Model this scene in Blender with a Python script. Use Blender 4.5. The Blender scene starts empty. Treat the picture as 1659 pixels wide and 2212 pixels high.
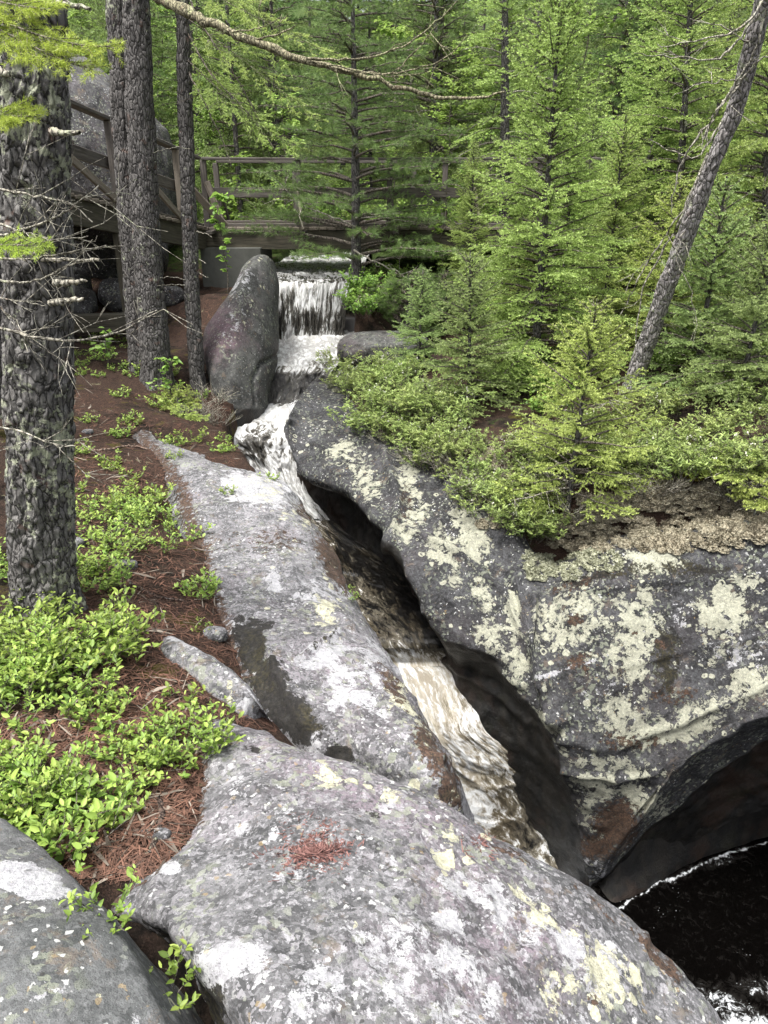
import bpy, math, random
import numpy as np
from mathutils import Vector
R_ = random.Random(7)
scene = bpy.context.scene
col = scene.collection
EYE = np.array([0.0, 0.0, 6.0]); PITCH = math.radians(23.0); F = 1640.0; CX, CY = 829.5, 1106.0
# ---------------------------------------------------------------- camera
cam_d = bpy.data.cameras.new('camera'); cam = bpy.data.objects.new('camera', cam_d); col.objects.link(cam)
cam.location = EYE; cam.rotation_euler = (math.pi/2 - PITCH, 0, 0)
cam_d.sensor_fit = 'VERTICAL'; cam_d.sensor_height = 24; cam_d.lens = 24 / (2*CY/F)
cam_d.clip_start = 0.05; cam_d.clip_end = 800
scene.camera = cam
# ---------------------------------------------------------------- sky, sun, exposure
SUN_EL, SUN_AZ = math.radians(70), math.radians(225)     # azimuth measured clockwise from +Y
w = bpy.data.worlds.new('World'); scene.world = w; w.use_nodes = True
nt = w.node_tree; bg = nt.nodes['Background']
sky = nt.nodes.new('ShaderNodeTexSky'); sky.sky_type = 'NISHITA'; sky.sun_disc = False
sky.sun_elevation = SUN_EL; sky.sun_rotation = SUN_AZ; sky.air_density = 1.0; sky.dust_density = 6.0; sky.ozone_density = 1.0
hs = nt.nodes.new('ShaderNodeHueSaturation'); hs.inputs['Saturation'].default_value = 0.30
nt.links.new(sky.outputs[0], hs.inputs['Color']); nt.links.new(hs.outputs[0], bg.inputs[0]); bg.inputs[1].default_value = 0.10
sun_d = bpy.data.lights.new('sun', 'SUN'); sun_d.energy = 1.5; sun_d.angle = math.radians(14); sun_d.color = (1.0, 0.985, 0.95)
sun = bpy.data.objects.new('sun', sun_d); col.objects.link(sun)
sd = Vector((math.sin(SUN_AZ)*math.cos(SUN_EL), math.cos(SUN_AZ)*math.cos(SUN_EL), math.sin(SUN_EL)))
sun.rotation_euler = sd.to_track_quat('Z', 'Y').to_euler(); sun.location = (0, 0, 30)
vs = scene.view_settings; vs.view_transform = 'Standard'; vs.look = 'None'; vs.exposure = 1.85; vs.gamma = 1.0
vs.use_curve_mapping = False
cy = scene.cycles; cy.max_bounces = 5; cy.diffuse_bounces = 3; cy.glossy_bounces = 2; cy.transmission_bounces = 3; cy.transparent_max_bounces = 4; cy.caustics_reflective = False; cy.caustics_refractive = False
# ---------------------------------------------------------------- pixel <-> place (distances come from heights and depths in metres)
cp, sp = math.cos(PITCH), math.sin(PITCH)
def ray(px, py):
    a = (px-CX)/F; b = (CY-py)/F
    return np.array([a, cp + b*sp, -sp + b*cp])
def PY(px, py, y):            # the point at forward distance y
    d = ray(px, py); return EYE + d*(y/d[1])
def PZ(px, py, z):            # the point at height z relative to the eye
    d = ray(px, py); return EYE + d*(z/d[2])
def proj(V):                  # where world points fall in the photograph
    q = V - EYE
    dep = q[:, 1]*cp - q[:, 2]*sp
    up = q[:, 1]*sp + q[:, 2]*cp
    dep = np.maximum(dep, 0.05)
    return CX + F*q[:, 0]/dep, CY - F*up/dep
# ---------------------------------------------------------------- noise
def _hash(ix, iy, iz, seed):
    h = (ix*374761393 + iy*668265263 + iz*2147483647 + seed*144665) & 0xFFFFFFFF
    h = ((h ^ (h >> 13))*1274126177) & 0xFFFFFFFF
    h = (h ^ (h >> 16)) & 0xFFFFFFFF
    h = (h*2246822519) & 0xFFFFFFFF
    return ((h ^ (h >> 15)) & 0xFFFF)/65535.0*2 - 1
def vnoise(P, seed=0):
    P = np.asarray(P, float); i = np.floor(P).astype(np.int64); f = P - i
    u = f*f*f*(f*(f*6-15)+10)
    out = 0
    for dx in (0, 1):
        wx = u[:, 0] if dx else 1-u[:, 0]
        for dy in (0, 1):
            wy = u[:, 1] if dy else 1-u[:, 1]
            for dz in (0, 1):
                wz = u[:, 2] if dz else 1-u[:, 2]
                out = out + wx*wy*wz*_hash(i[:, 0]+dx, i[:, 1]+dy, i[:, 2]+dz, seed)
    return out
def fbm(P, scale, octv=4, seed=0, gain=0.5):
    P = np.asarray(P, float)*scale; s = 0; a = 1; t = 0
    for o in range(octv):
        s = s + a*vnoise(P*(2.03**o) + o*17.3, seed+o*31); t += a; a *= gain
    return s/t
def smooth(a, b, x):
    t = np.clip((x-a)/(b-a), 0, 1); return t*t*(3-2*t)
# ---------------------------------------------------------------- mesh helpers
def mesh_np(name, V, faces, mat=None, smooth_=True, attrs=None, uv=None, mat_idx=None):
    """faces: (n,k) int array (k = 3 or 4)"""
    V = np.asarray(V, np.float32); faces = np.asarray(faces, np.int32)
    me = bpy.data.meshes.new(name); n, k = faces.shape
    me.vertices.add(len(V)); me.vertices.foreach_set('co', V.ravel())
    me.loops.add(n*k); me.loops.foreach_set('vertex_index', faces.ravel())
    me.polygons.add(n); me.polygons.foreach_set('loop_start', np.arange(0, n*k, k, dtype=np.int32))
    me.polygons.foreach_set('loop_total', np.full(n, k, np.int32))
    if mat_idx is not None: me.polygons.foreach_set('material_index', np.asarray(mat_idx, np.int32))
    if uv is not None:
        l = me.uv_layers.new(name='UVMap'); l.data.foreach_set('uv', np.asarray(uv, np.float32)[faces.ravel()].ravel())
    for k_, a in (attrs or {}).items():
        a = np.asarray(a, np.float32)
        at = me.attributes.new(k_, 'FLOAT', 'POINT'); at.data.foreach_set('value', a)
    me.update(calc_edges=True)
    if smooth_: me.polygons.foreach_set('use_smooth', np.ones(n, bool))
    for m in (mat if isinstance(mat, (list, tuple)) else [mat]):
        if m is not None: me.materials.append(m)
    return me
def obj(name, me, parent=None, **props):
    o = bpy.data.objects.new(name, me); col.objects.link(o)
    if parent is not None: o.parent = parent
    for k, v in props.items(): o[k] = v
    return o
def empty(name, loc, label=None, category=None, group=None, rz=0.0, sc=1.0):
    o = bpy.data.objects.new(name, None); col.objects.link(o); o.location = loc; o.rotation_euler = (0, 0, rz); o.scale = (sc,)*3
    o.empty_display_size = 0.2
    if label: o['label'] = label
    if category: o['category'] = category
    if group: o['group'] = group
    return o
def cr_resample(A, n, axis):
    """Catmull-Rom along an axis of a control grid, spaced by mean chord length"""
    A = np.moveaxis(A, axis, 0); m = A.shape[0]
    seg = np.linalg.norm(A[1:]-A[:-1], axis=-1); seg = seg.reshape(m-1, -1).mean(1) + 1e-6
    s = np.concatenate([[0], np.cumsum(seg)]); t = np.linspace(0, s[-1], n)
    i = np.clip(np.searchsorted(s, t, side='right')-1, 0, m-2); u = (t-s[i])/seg[i]
    pad = np.concatenate([[2*A[0]-A[1]], A, [2*A[-1]-A[-2]]])
    p0, p1, p2, p3 = pad[i], pad[i+1], pad[i+2], pad[i+3]
    u = u.reshape((-1,)+(1,)*(A.ndim-1))
    # finite-difference tangents scaled a little down: tighter, no overshoot
    m1 = (p2-p0)*0.42; m2 = (p3-p1)*0.42
    out = (2*u**3-3*u**2+1)*p1 + (u**3-2*u**2+u)*m1 + (-2*u**3+3*u**2)*p2 + (u**3-u**2)*m2
    return np.moveaxis(out, 0, axis)
def grid_faces(nu, nv, wrap_v=False):
    i, j = np.meshgrid(np.arange(nu-1), np.arange(nv if wrap_v else nv-1), indexing='ij')
    j2 = (j+1) % nv
    return np.stack([i*nv+j, i*nv+j2, (i+1)*nv+j2, (i+1)*nv+j], -1).reshape(-1, 4)
def grid_normals(G):
    du = np.gradient(G, axis=0); dv = np.gradient(G, axis=1)
    N = np.cross(dv, du); l = np.linalg.norm(N, axis=-1, keepdims=True); return N/np.maximum(l, 1e-9)
def loft(ctrl, nu, nv):
    A = np.array(ctrl, float); A = cr_resample(A, nu, 0); return cr_resample(A, nv, 1)
def poly_dist(px, py, pts):
    d = np.full(len(px), 1e9)
    for (x0, y0), (x1, y1) in zip(pts[:-1], pts[1:]):
        ex, ey = x1-x0, y1-y0; t = np.clip(((px-x0)*ex+(py-y0)*ey)/(ex*ex+ey*ey+1e-9), 0, 1)
        d = np.minimum(d, np.hypot(px-x0-t*ex, py-y0-t*ey))
    return d
def blobs(px, py, lst):
    v = np.zeros(len(px))
    for b in lst:
        x, y, rx, ry = b[:4]; a = math.radians(b[4]) if len(b) > 4 else 0; s = b[5] if len(b) > 5 else 1
        c_, s_ = math.cos(a), math.sin(a); dx, dy = px-x, py-y
        r = np.hypot((dx*c_+dy*s_)/rx, (-dx*s_+dy*c_)/ry)
        v = np.maximum(v, s*np.clip(1.5-r, 0, 1))
    return v
# ---------------------------------------------------------------- material helpers
class NT:
    def __init__(s, name):
        s.m = bpy.data.materials.new(name); s.m.use_nodes = True; s.t = s.m.node_tree
        for n in list(s.t.nodes): s.t.nodes.remove(n)
        s.out = s.n('OutputMaterial')
    def n(s, ty, **kw):
        nd = s.t.nodes.new('ShaderNode'+ty)
        for k, v in kw.items(): setattr(nd, k, v)
        return nd
    def set(s, sock, v):
        if isinstance(v, bpy.types.NodeSocket): s.t.links.new(v, sock)
        elif v is not None: sock.default_value = v
    def geo_pos(s): return s.n('NewGeometry').outputs['Position']
    def objco(s): return s.n('TexCoord').outputs['Object']
    def attr(s, name): return s.n('Attribute', attribute_name=name).outputs['Fac']
    def uv(s): return s.n('TexCoord').outputs['UV']
    def mapping(s, vec, scale=(1, 1, 1), loc=(0, 0, 0)):
        m = s.n('Mapping'); s.set(m.inputs['Vector'], vec); m.inputs['Scale'].default_value = scale; m.inputs['Location'].default_value = loc; return m.outputs[0]
    def noise(s, vec, scale, detail=4, rough=0.55, dist=0.0, out='Fac'):
        n = s.n('TexNoise'); s.set(n.inputs['Vector'], vec); n.inputs['Scale'].default_value = scale
        n.inputs['Detail'].default_value = detail; n.inputs['Roughness'].default_value = rough; n.inputs['Distortion'].default_value = dist
        return n.outputs[out]
    def voro(s, vec, scale, feature='F1', out='Distance', rand=1.0):
        n = s.n('TexVoronoi', feature=feature); s.set(n.inputs['Vector'], vec); n.inputs['Scale'].default_value = scale
        n.inputs['Randomness'].default_value = rand; return n.outputs[out]
    def math(s, op, a, b=None, c=None, clamp=False):
        n = s.n('Math', operation=op); n.use_clamp = clamp
        s.set(n.inputs[0], a)
        if b is not None: s.set(n.inputs[1], b)
        if c is not None: s.set(n.inputs[2], c)
        return n.outputs[0]
    def ramp(s, fac, stops, interp='LINEAR'):
        n = s.n('ValToRGB'); s.set(n.inputs[0], fac); r = n.color_ramp; r.interpolation = interp
        while len(r.elements) < len(stops): r.elements.new(0.5)
        for e, (p, c) in zip(r.elements, stops):
            e.position = p; e.color = (c, c, c, 1) if not hasattr(c, '__len__') else (*c, 1)
        return n.outputs[0]
    def step(s, fac, a, b):
        n = s.n('MapRange', interpolation_type='SMOOTHSTEP'); s.set(n.inputs[0], fac); n.inputs[1].default_value = a; n.inputs[2].default_value = b
        return n.outputs[0]
    def mix(s, fac, a, b, mode='MIX'):
        n = s.n('Mix', data_type='RGBA', blend_type=mode); s.set(n.inputs[0], fac)
        for k, v in ((6, a), (7, b)):
            if not isinstance(v, bpy.types.NodeSocket) and len(v) == 3: v = (*v, 1)
            s.set(n.inputs[k], v)
        return n.outputs[2]
    def addv(s, a, b, k):
        n = s.n('VectorMath', operation='MULTIPLY_ADD'); s.set(n.inputs[0], b); n.inputs[1].default_value = (k, k, k); s.set(n.inputs[2], a); return n.outputs[0]
    def bump(s, h, strength=0.5, dist=0.02, normal=None):
        n = s.n('Bump'); n.inputs['Strength'].default_value = strength; n.inputs['Distance'].default_value = dist; s.set(n.inputs['Height'], h)
        if normal is not None: s.set(n.inputs['Normal'], normal)
        return n.outputs[0]
    def bsdf(s, color, rough=0.8, spec=0.3, normal=None, **kw):
        n = s.n('BsdfPrincipled'); s.set(n.inputs['Base Color'], color if isinstance(color, bpy.types.NodeSocket) else (*color, 1)); s.set(n.inputs['Roughness'], rough)
        s.set(n.inputs['Specular IOR Level'], spec)
        if normal is not None: s.set(n.inputs['Normal'], normal)
        for k, v in kw.items(): s.set(n.inputs[k.replace('_', ' ')], v)
        return n.outputs[0]
    def end(s, sh, disp=None):
        s.t.links.new(sh, s.out.inputs['Surface']); return s.m
# ================================================================ rock materials
def rock_mat(name, base=(0.20, 0.20, 0.20), light=(0.36, 0.355, 0.36), dark=(0.07, 0.07, 0.072), purple=(0.30, 0.245, 0.28),
             white=0.5, speck=1.0, crust=0.6, lich=0.0, lich_scale=9.0, lich_col=(0.62, 0.60, 0.42), ring=0.3, bump=0.7, seed=0.0):
    s = NT(name); p = s.mapping(s.objco(), loc=(seed, seed*1.7, -seed))
    nw = s.noise(p, 3.0, 3, 0.5, out='Color')
    pw = s.addv(p, nw, 0.25)
    jit = s.noise(p, 26, 3, 0.6, out='Color')
    pj = s.addv(p, jit, 0.05)
    pf = s.addv(p, s.noise(p, 90, 2, 0.6, out='Color'), 0.016)
    big = s.noise(pw, 1.3, 5, 0.62); mid = s.noise(pw, 6.5, 8, 0.70); fine = s.noise(p, 52, 6, 0.72); grit = s.noise(p, 210, 3, 0.65)
    def cellr(vec, sc):
        sep = s.n('SeparateColor'); s.set(sep.inputs[0], s.voro(vec, sc, 'F1', 'Color')); return sep.outputs
    c = s.mix(s.step(mid, 0.40, 0.60), dark, base)
    c = s.mix(s.math('MULTIPLY', s.step(big, 0.42, 0.62), s.step(mid, 0.36, 0.60)), c, light)
    c = s.mix(s.math('MULTIPLY', s.math('ADD', s.attr('pur'), s.math('MULTIPLY', s.step(s.noise(pw, 2.3, 4, 0.6), 0.5, 0.64), 0.4)), s.step(mid, 0.3, 0.6)), c, purple)
    # crust of small lichens: irregular cells of many tones
    c1 = cellr(pj, 46); c2 = cellr(pf, 120)
    tone = s.ramp(c1[0], [(0.0, tuple(k*0.55 for k in dark)), (0.18, dark), (0.40, base), (0.62, tuple(0.5*(a_+b_) for a_, b_ in zip(base, light))), (0.82, light), (1.0, tuple(min(0.62, k*1.5) for k in light))])
    c = s.mix(s.math('MULTIPLY', s.step(s.math('ADD', c1[1], s.math('MULTIPLY', s.math('SUBTRACT', mid, 0.5), 1.6)), 0.45, 0.55), crust), c, tone)
    tone2 = s.ramp(c2[0], [(0.0, (0.03, 0.03, 0.03)), (0.2, dark), (0.55, base), (0.8, light), (1.0, tuple(min(0.66, k*1.55) for k in light))])
    c = s.mix(s.math('MULTIPLY', s.step(c2[1], 0.45, 0.5), crust*0.75), c, tone2)
    c = s.mix(s.math('MULTIPLY', s.math('MULTIPLY', s.step(c1[2], 0.80, 0.83), s.step(s.noise(p, 3.1, 3), 0.45, 0.6)), 0.6), c, (0.25, 0.27, 0.20))
    c = s.mix(s.math('MULTIPLY', s.step(s.noise(pw, 7.3, 8, 0.74), 0.58, 0.63), 0.5), c, (0.15, 0.115, 0.085))
    # pale crust
    wn = s.noise(s.addv(p, nw, 0.12), 9.5, 10, 0.76, 0.25)
    wk = s.math('ADD', s.math('ADD', wn, s.math('MULTIPLY', s.attr('wht'), 0.26)), s.math('MULTIPLY', s.math('SUBTRACT', c2[2], 0.5), 0.05))
    wm = s.step(wk, 0.665-0.08*white, 0.68-0.075*white)
    c = s.mix(s.math('MULTIPLY', wm, 0.85), c, s.mix(s.step(fine, 0.36, 0.62), (0.29, 0.285, 0.30), (0.46, 0.46, 0.465)))
    # round spots
    for sc, thr, cc, k in ((26, 0.19, (0.54, 0.54, 0.52), 0.75), (15, 0.15, (0.28, 0.29, 0.25), 0.6), (33, 0.17, (0.035, 0.033, 0.03), 0.75), (19, 0.14, (0.36, 0.25, 0.10), 0.4)):
        vd = s.voro(s.addv(pj, p, 0.0), sc)
        gate = s.step(s.noise(s.mapping(p, loc=(sc, 0, 0)), 2.6, 4, 0.65), 0.49, 0.56)
        c = s.mix(s.math('MULTIPLY', s.math('MULTIPLY', s.step(vd, thr+0.03, thr-0.02), gate), k*speck), c, cc)
    c = s.mix(s.math('MULTIPLY', s.step(grit, 0.45, 0.33), 0.5), c, (0.03, 0.03, 0.03))
    # yellow-green plate lichen
    ya = s.attr('yel')
    yn = s.noise(s.addv(p, nw, 0.08), lich_scale, 10, 0.74, 0.3)
    yk = s.math('ADD', s.math('ADD', yn, s.math('MULTIPLY', ya, 0.225)), s.math('MULTIPLY', s.math('SUBTRACT', c1[1], 0.5), 0.05))
    yk = s.math('ADD', yk, s.math('MULTIPLY', s.math('SUBTRACT', s.noise(p, 30, 6, 0.75), 0.5), 0.16))
    ym = s.step(yk, 0.675-lich, 0.69-lich)
    vr = s.voro(s.addv(p, jit, 0.035), 13.0); vrc = cellr(s.addv(p, jit, 0.035), 13.0)
    rad = s.math('ADD', 0.10, s.math('MULTIPLY', vrc[0], 0.30))
    rim_ = s.math('MULTIPLY', s.step(vr, 0.0, 0.0001), s.step(s.math('SUBTRACT', vr, rad), 0.02, -0.01))
    hollow = s.math('MULTIPLY', s.step(s.math('SUBTRACT', vr, s.math('MULTIPLY', rad, 0.55)), -0.03, 0.03), 1.0)
    spot = s.math('MULTIPLY', s.math('MULTIPLY', rim_, s.math('MAXIMUM', hollow, s.step(vrc[2], 0.5, 0.52))), s.step(s.math('ADD', vrc[1], s.math('ADD', s.math('MULTIPLY', ya, 0.9), lich*3.0)), 0.98, 1.0))
    ym = s.math('MAXIMUM', ym, spot)
    ed = s.voro(s.addv(s.addv(p, jit, 0.09), s.noise(p, 70, 3, 0.7, out='Color'), 0.03), 34, 'DISTANCE_TO_EDGE')
    wavy = s.math('SINE', s.math('MULTIPLY', s.math('ADD', yn, s.math('MULTIPLY', vr, 0.5)), 105.0))
    yc = s.mix(s.step(fine, 0.34, 0.62), tuple(0.55*k for k in lich_col), lich_col)
    yc = s.mix(s.math('MULTIPLY', c2[0], 0.35), yc, tuple(0.75*k for k in (0.50, 0.50, 0.44)))
    yc = s.mix(s.math('MULTIPLY', s.math('MULTIPLY', s.step(ed, 0.05, 0.01), s.step(s.noise(p, 11, 4, 0.6), 0.42, 0.58)), 0.7), yc, (0.06, 0.057, 0.05))
    yc = s.mix(s.math('MULTIPLY', s.step(wavy, 0.45, 0.95), ring), yc, (0.08, 0.075, 0.06))
    c = s.mix(s.math('MULTIPLY', ym, 0.92), c, yc)
    # brown leafy lichens, needle crumbs
    bn = s.math('ADD', s.noise(p, 27, 7, 0.74), s.math('MULTIPLY', s.attr('brn'), 0.34))
    bm = s.step(bn, 0.685, 0.705)
    c = s.mix(s.math('MULTIPLY', bm, 0.92), c, s.mix(c2[0], (0.014, 0.009, 0.006), (0.095, 0.052, 0.030)))
    # black-olive moss stain
    dn = s.math('ADD', s.noise(p, 17, 9, 0.78), s.math('MULTIPLY', s.attr('drk'), 0.42))
    dm = s.step(dn, 0.705, 0.72)
    dtone = s.step(fine, 0.4, 0.65)
    c = s.mix(s.math('MULTIPLY', dm, 0.94), c, s.mix(dtone, (0.008, 0.007, 0.006), s.mix(s.step(s.noise(p, 3.3, 3), 0.46, 0.56), (0.02, 0.018, 0.013), (0.042, 0.036, 0.014))))
    # wetted, algae-brown rock near the water, blackened to paint in recess shade
    wet_shade = s.attr('wet_shade')
    wn2 = s.math('ADD', wet_shade, s.math('MULTIPLY', s.math('SUBTRACT', s.noise(pw, 4.5, 6, 0.65), 0.5), 0.5))
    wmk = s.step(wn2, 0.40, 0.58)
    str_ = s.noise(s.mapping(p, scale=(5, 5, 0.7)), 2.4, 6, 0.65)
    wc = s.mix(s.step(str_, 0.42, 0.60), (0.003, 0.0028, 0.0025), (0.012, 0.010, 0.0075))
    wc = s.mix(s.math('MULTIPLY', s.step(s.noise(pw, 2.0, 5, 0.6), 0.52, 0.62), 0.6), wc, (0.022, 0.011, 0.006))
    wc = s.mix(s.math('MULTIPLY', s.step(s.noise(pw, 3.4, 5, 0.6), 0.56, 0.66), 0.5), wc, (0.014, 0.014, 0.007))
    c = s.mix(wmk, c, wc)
    dry = s.math('SUBTRACT', 1.0, wmk)
    h = s.math('ADD', s.math('MULTIPLY', fine, 0.7), s.math('MULTIPLY', grit, 0.35))
    h = s.math('ADD', h, s.math('MULTIPLY', s.math('MULTIPLY', ym, dry), 0.35))
    h = s.math('ADD', h, s.math('MULTIPLY', s.math('MULTIPLY', bm, dry), 0.4))
    h = s.math('ADD', h, s.math('ADD', s.math('MULTIPLY', mid, 0.9), s.math('MULTIPLY', s.math('MULTIPLY', c1[0], dry), 0.12)))
    rough = s.math('SUBTRACT', 0.9, s.math('MULTIPLY', wmk, 0.55))
    return s.end(s.bsdf(c, rough, 0.35, s.bump(h, bump, 0.02)))
M_rock = rock_mat('granite', base=(0.128, 0.127, 0.130), light=(0.255, 0.248, 0.258), dark=(0.055, 0.055, 0.056), white=0.6, crust=0.7, purple=(0.215, 0.172, 0.20))
M_rock2 = rock_mat('granite_grey', base=(0.092, 0.096, 0.095), light=(0.15, 0.152, 0.152), dark=(0.052, 0.055, 0.054), white=0.35, seed=5.3, purple=(0.20, 0.18, 0.19), crust=0.45)
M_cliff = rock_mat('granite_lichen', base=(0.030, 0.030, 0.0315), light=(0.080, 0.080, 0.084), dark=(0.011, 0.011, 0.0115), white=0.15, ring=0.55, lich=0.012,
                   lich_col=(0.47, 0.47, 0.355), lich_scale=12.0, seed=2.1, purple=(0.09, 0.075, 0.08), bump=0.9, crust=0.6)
M_boul = rock_mat('granite_boulder', base=(0.052, 0.052, 0.05), light=(0.115, 0.115, 0.108), dark=(0.024, 0.024, 0.023), white=0.2, seed=8.8, purple=(0.12, 0.075, 0.09), speck=0.6, crust=0.4)
M_bank = rock_mat('granite_bank', base=(0.055, 0.052, 0.054), light=(0.12, 0.118, 0.118), dark=(0.022, 0.021, 0.022), white=0.45, seed=11.8, purple=(0.10, 0.075, 0.088), crust=0.5)

def rock_obj(name, G, mat, label, attrs_fn=None, amp=(0.035, 0.010), grooves=(), seed=0, flip=False, category='rock', wrap=False, under=None, fine_amp=0.003, amp_scale=1.6, ridge=0.0):
    nu, nv, _ = G.shape
    N = grid_normals(G)
    if flip: N = -N
    V = G.reshape(-1, 3); Nf = N.reshape(-1, 3)
    px, py = proj(V)
    d = amp[0]*fbm(V, amp_scale, 4, seed) + amp[1]*fbm(V, 9.0, 3, seed+5) + fine_amp*fbm(V, 38.0, 2, seed+9)
    if ridge: d = d - ridge*np.exp(-(fbm(V, 2.1, 3, seed+40)/0.045)**2) + ridge*0.8*np.abs(fbm(V, 3.3, 3, seed+44))
    for pts, wd, dp in grooves:
        wob = 4*fbm(V, 7.0, 2, seed+3)
        gd = poly_dist(px+wob, py+wob, pts)
        d = d - dp*np.exp(-(gd/wd)**2)
    V2 = V + Nf*d[:, None]
    at = {k: np.zeros(len(V)) for k in ('yel', 'wht', 'drk', 'pur', 'brn', 'wet_shade')}
    if attrs_fn: at.update(attrs_fn(V, px, py))
    Fc = grid_faces(nu, nv, wrap)
    if not flip: pass
    else: Fc = Fc[:, ::-1]
    me = mesh_np(name, V2, Fc, mat, True, at)
    return obj(name, me, None, label=label, category=category)

# ================================================================ the ground (left bank, right bank, hillside)
def rbf_fit(C):
    C = np.asarray(C, float); n = len(C); XY = C[:, :2]
    r = np.linalg.norm(XY[:, None]-XY[None], axis=-1); K = r**2*np.log(r+1e-9) + np.eye(n)*0.02
    A = np.block([[K, np.ones((n, 1)), XY], [np.ones((1, n)), np.zeros((1, 3))], [XY.T, np.zeros((2, 3))]])
    sol = np.linalg.solve(A, np.concatenate([C[:, 2], [0, 0, 0]]))
    def f(X, Y):
        X = np.asarray(X, float); sh = X.shape; Q = np.stack([X.ravel(), np.asarray(Y, float).ravel()], -1); out = np.empty(len(Q))
        for a in range(0, len(Q), 20000):
            q = Q[a:a+20000]; rr = np.linalg.norm(q[:, None]-XY[None], axis=-1)
            out[a:a+20000] = (rr**2*np.log(rr+1e-9))@sol[:n] + sol[n] + q@sol[n+1:]
        return out.reshape(sh)
    return f
def pz(l): return [PZ(*a) for a in l]
LBD = [(310, 945, -2.16), (390, 1050, -2.2), (425, 1180, -2.16), (470, 1320, -2.13), (500, 1390, -2.14), (555, 1540, -2.12),
       (440, 1545, -1.97), (425, 1650, -1.92), (420, 1750, -1.89), (380, 1800, -1.87), (330, 1850, -1.86), (270, 1905, -1.87), (235, 1965, -1.90)]
LG = pz(LBD) + pz([(640, 1590, -2.5), (720, 1640, -2.65), (610, 1490, -2.32), (800, 1680, -2.8), (590, 1400, -2.35), (100, 1700, -1.84), (250, 1720, -1.84), (300, 1500, -1.90), (100, 1500, -1.86), (170, 1340, -1.93), (330, 1320, -1.99), (20, 1320, -1.92), (350, 1200, -2.04), (200, 1150, -2.02), (250, 1000, -2.04),
      (380, 900, -2.05), (300, 800, -1.96), (430, 800, -2.0), (480, 960, -2.18), (560, 1020, -2.28), (200, 700, -1.75), (400, 700, -1.75), (440, 640, -1.42), (430, 830, -2.12), (455, 892, -2.32), (470, 925, -2.36), (150, 600, -1.5), (300, 590, -1.35), (20, 1100, -2.0), (20, 900, -1.9)])
LG += [np.array([x, y, z+6]) for x, y, z in ((-1.4, 1.0, -1.9), (-3, 2, -1.8), (-5, 4, -1.7), (-6, 7, -1.6), (-6, 11, -1.1), (-4.5, 13.5, -1.1), (-7, 15, -0.6), (-2.6, 14.6, -1.2), (-2.5, 12.8, -1.45), (-3.3, 12.4, -1.48), (-2.4, 12.0, -1.45),
      (0.6, 3.0, -2.9), (-0.2, 4.2, -2.75), (-0.9, 5.6, -2.75), (0.4, 1.9, -2.5), (1.2, 1.2, -2.8), (0, 0, -2.1))]
zL = rbf_fit(LG)
RG = pz([(690, 850, -2.28), (760, 870, -2.27), (830, 950, -2.38), (950, 1000, -2.42), (1060, 1070, -2.48), (1150, 1160, -2.55), (1250, 1180, -2.52), (1350, 1140, -2.40), (1500, 1110, -2.30), (1659, 1100, -2.25), (1900, 1100, -2.2),
      (740, 750, -2.0), (740, 640, -1.33), (850, 690, -1.75), (1000, 650, -1.62), (800, 560, -1.22), (950, 560, -1.2), (900, 800, -2.02), (1050, 850, -2.1), (1150, 880, -2.12), (1370, 830, -1.95), (1550, 900, -1.9), (1400, 1000, -2.25), (1250, 1000, -2.3)])
RG += [np.array([x, y, z+6]) for x, y, z in ((4, 6, -1.9), (5, 9, -1.5), (3, 11, -1.35), (6, 13, -1.0), (2.5, 13.5, -1.1), (0.5, 14, -1.15), (3, 16, -.8), (1.5, 5.7, -2.6), (2.2, 4.9, -2.9), (3.2, 4.6, -2.7), (1.0, 5.9, -2.75), (0.4, 6.5, -2.75), (-0.2, 7.2, -2.7))]
zR = rbf_fit(RG)
# gorge centre line in plan (x as a function of y)
GORGE = np.array([[2.6, -2.0], [2.5, 2.0], [2.2, 3.2], [1.75, 4.3], [1.3, 4.9], [0.75, 5.2], [0.42, 5.6], [0.0, 6.2], [-0.45, 7.0], [-0.95, 7.7], [-1.35, 8.3], [-1.35, 8.9], [-1.2, 9.4], [-1.12, 10], [-1.08, 11.7], [-0.95, 13], [-0.9, 16], [-1.5, 20], [-2.5, 30], [-3, 60]])
def gx(Y): return np.interp(Y, GORGE[:, 1], GORGE[:, 0])
def hill(X, Y):
    return 6 - 0.9 + 0.075*np.maximum(Y-15, 0) + 0.22*np.maximum(Y-32, 0) + 0.05*np.maximum(np.abs(X)-6, 0) + 0.35*fbm(np.stack([np.ravel(X), np.ravel(Y), 0*np.ravel(X)], -1), 0.18, 3, 4).reshape(np.shape(X))
def z_left(X, Y):
    z = zL(X, Y); k = smooth(13.5, 17, Y); kx = smooth(6, 9, -X)
    k = np.maximum(k, kx); return z*(1-k) + hill(X, Y)*k
def z_right(X, Y):
    z = zR(X, Y); k = np.maximum(smooth(13.5, 17, Y), smooth(5, 8, X)); return z*(1-k) + hill(X, Y)*k

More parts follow.
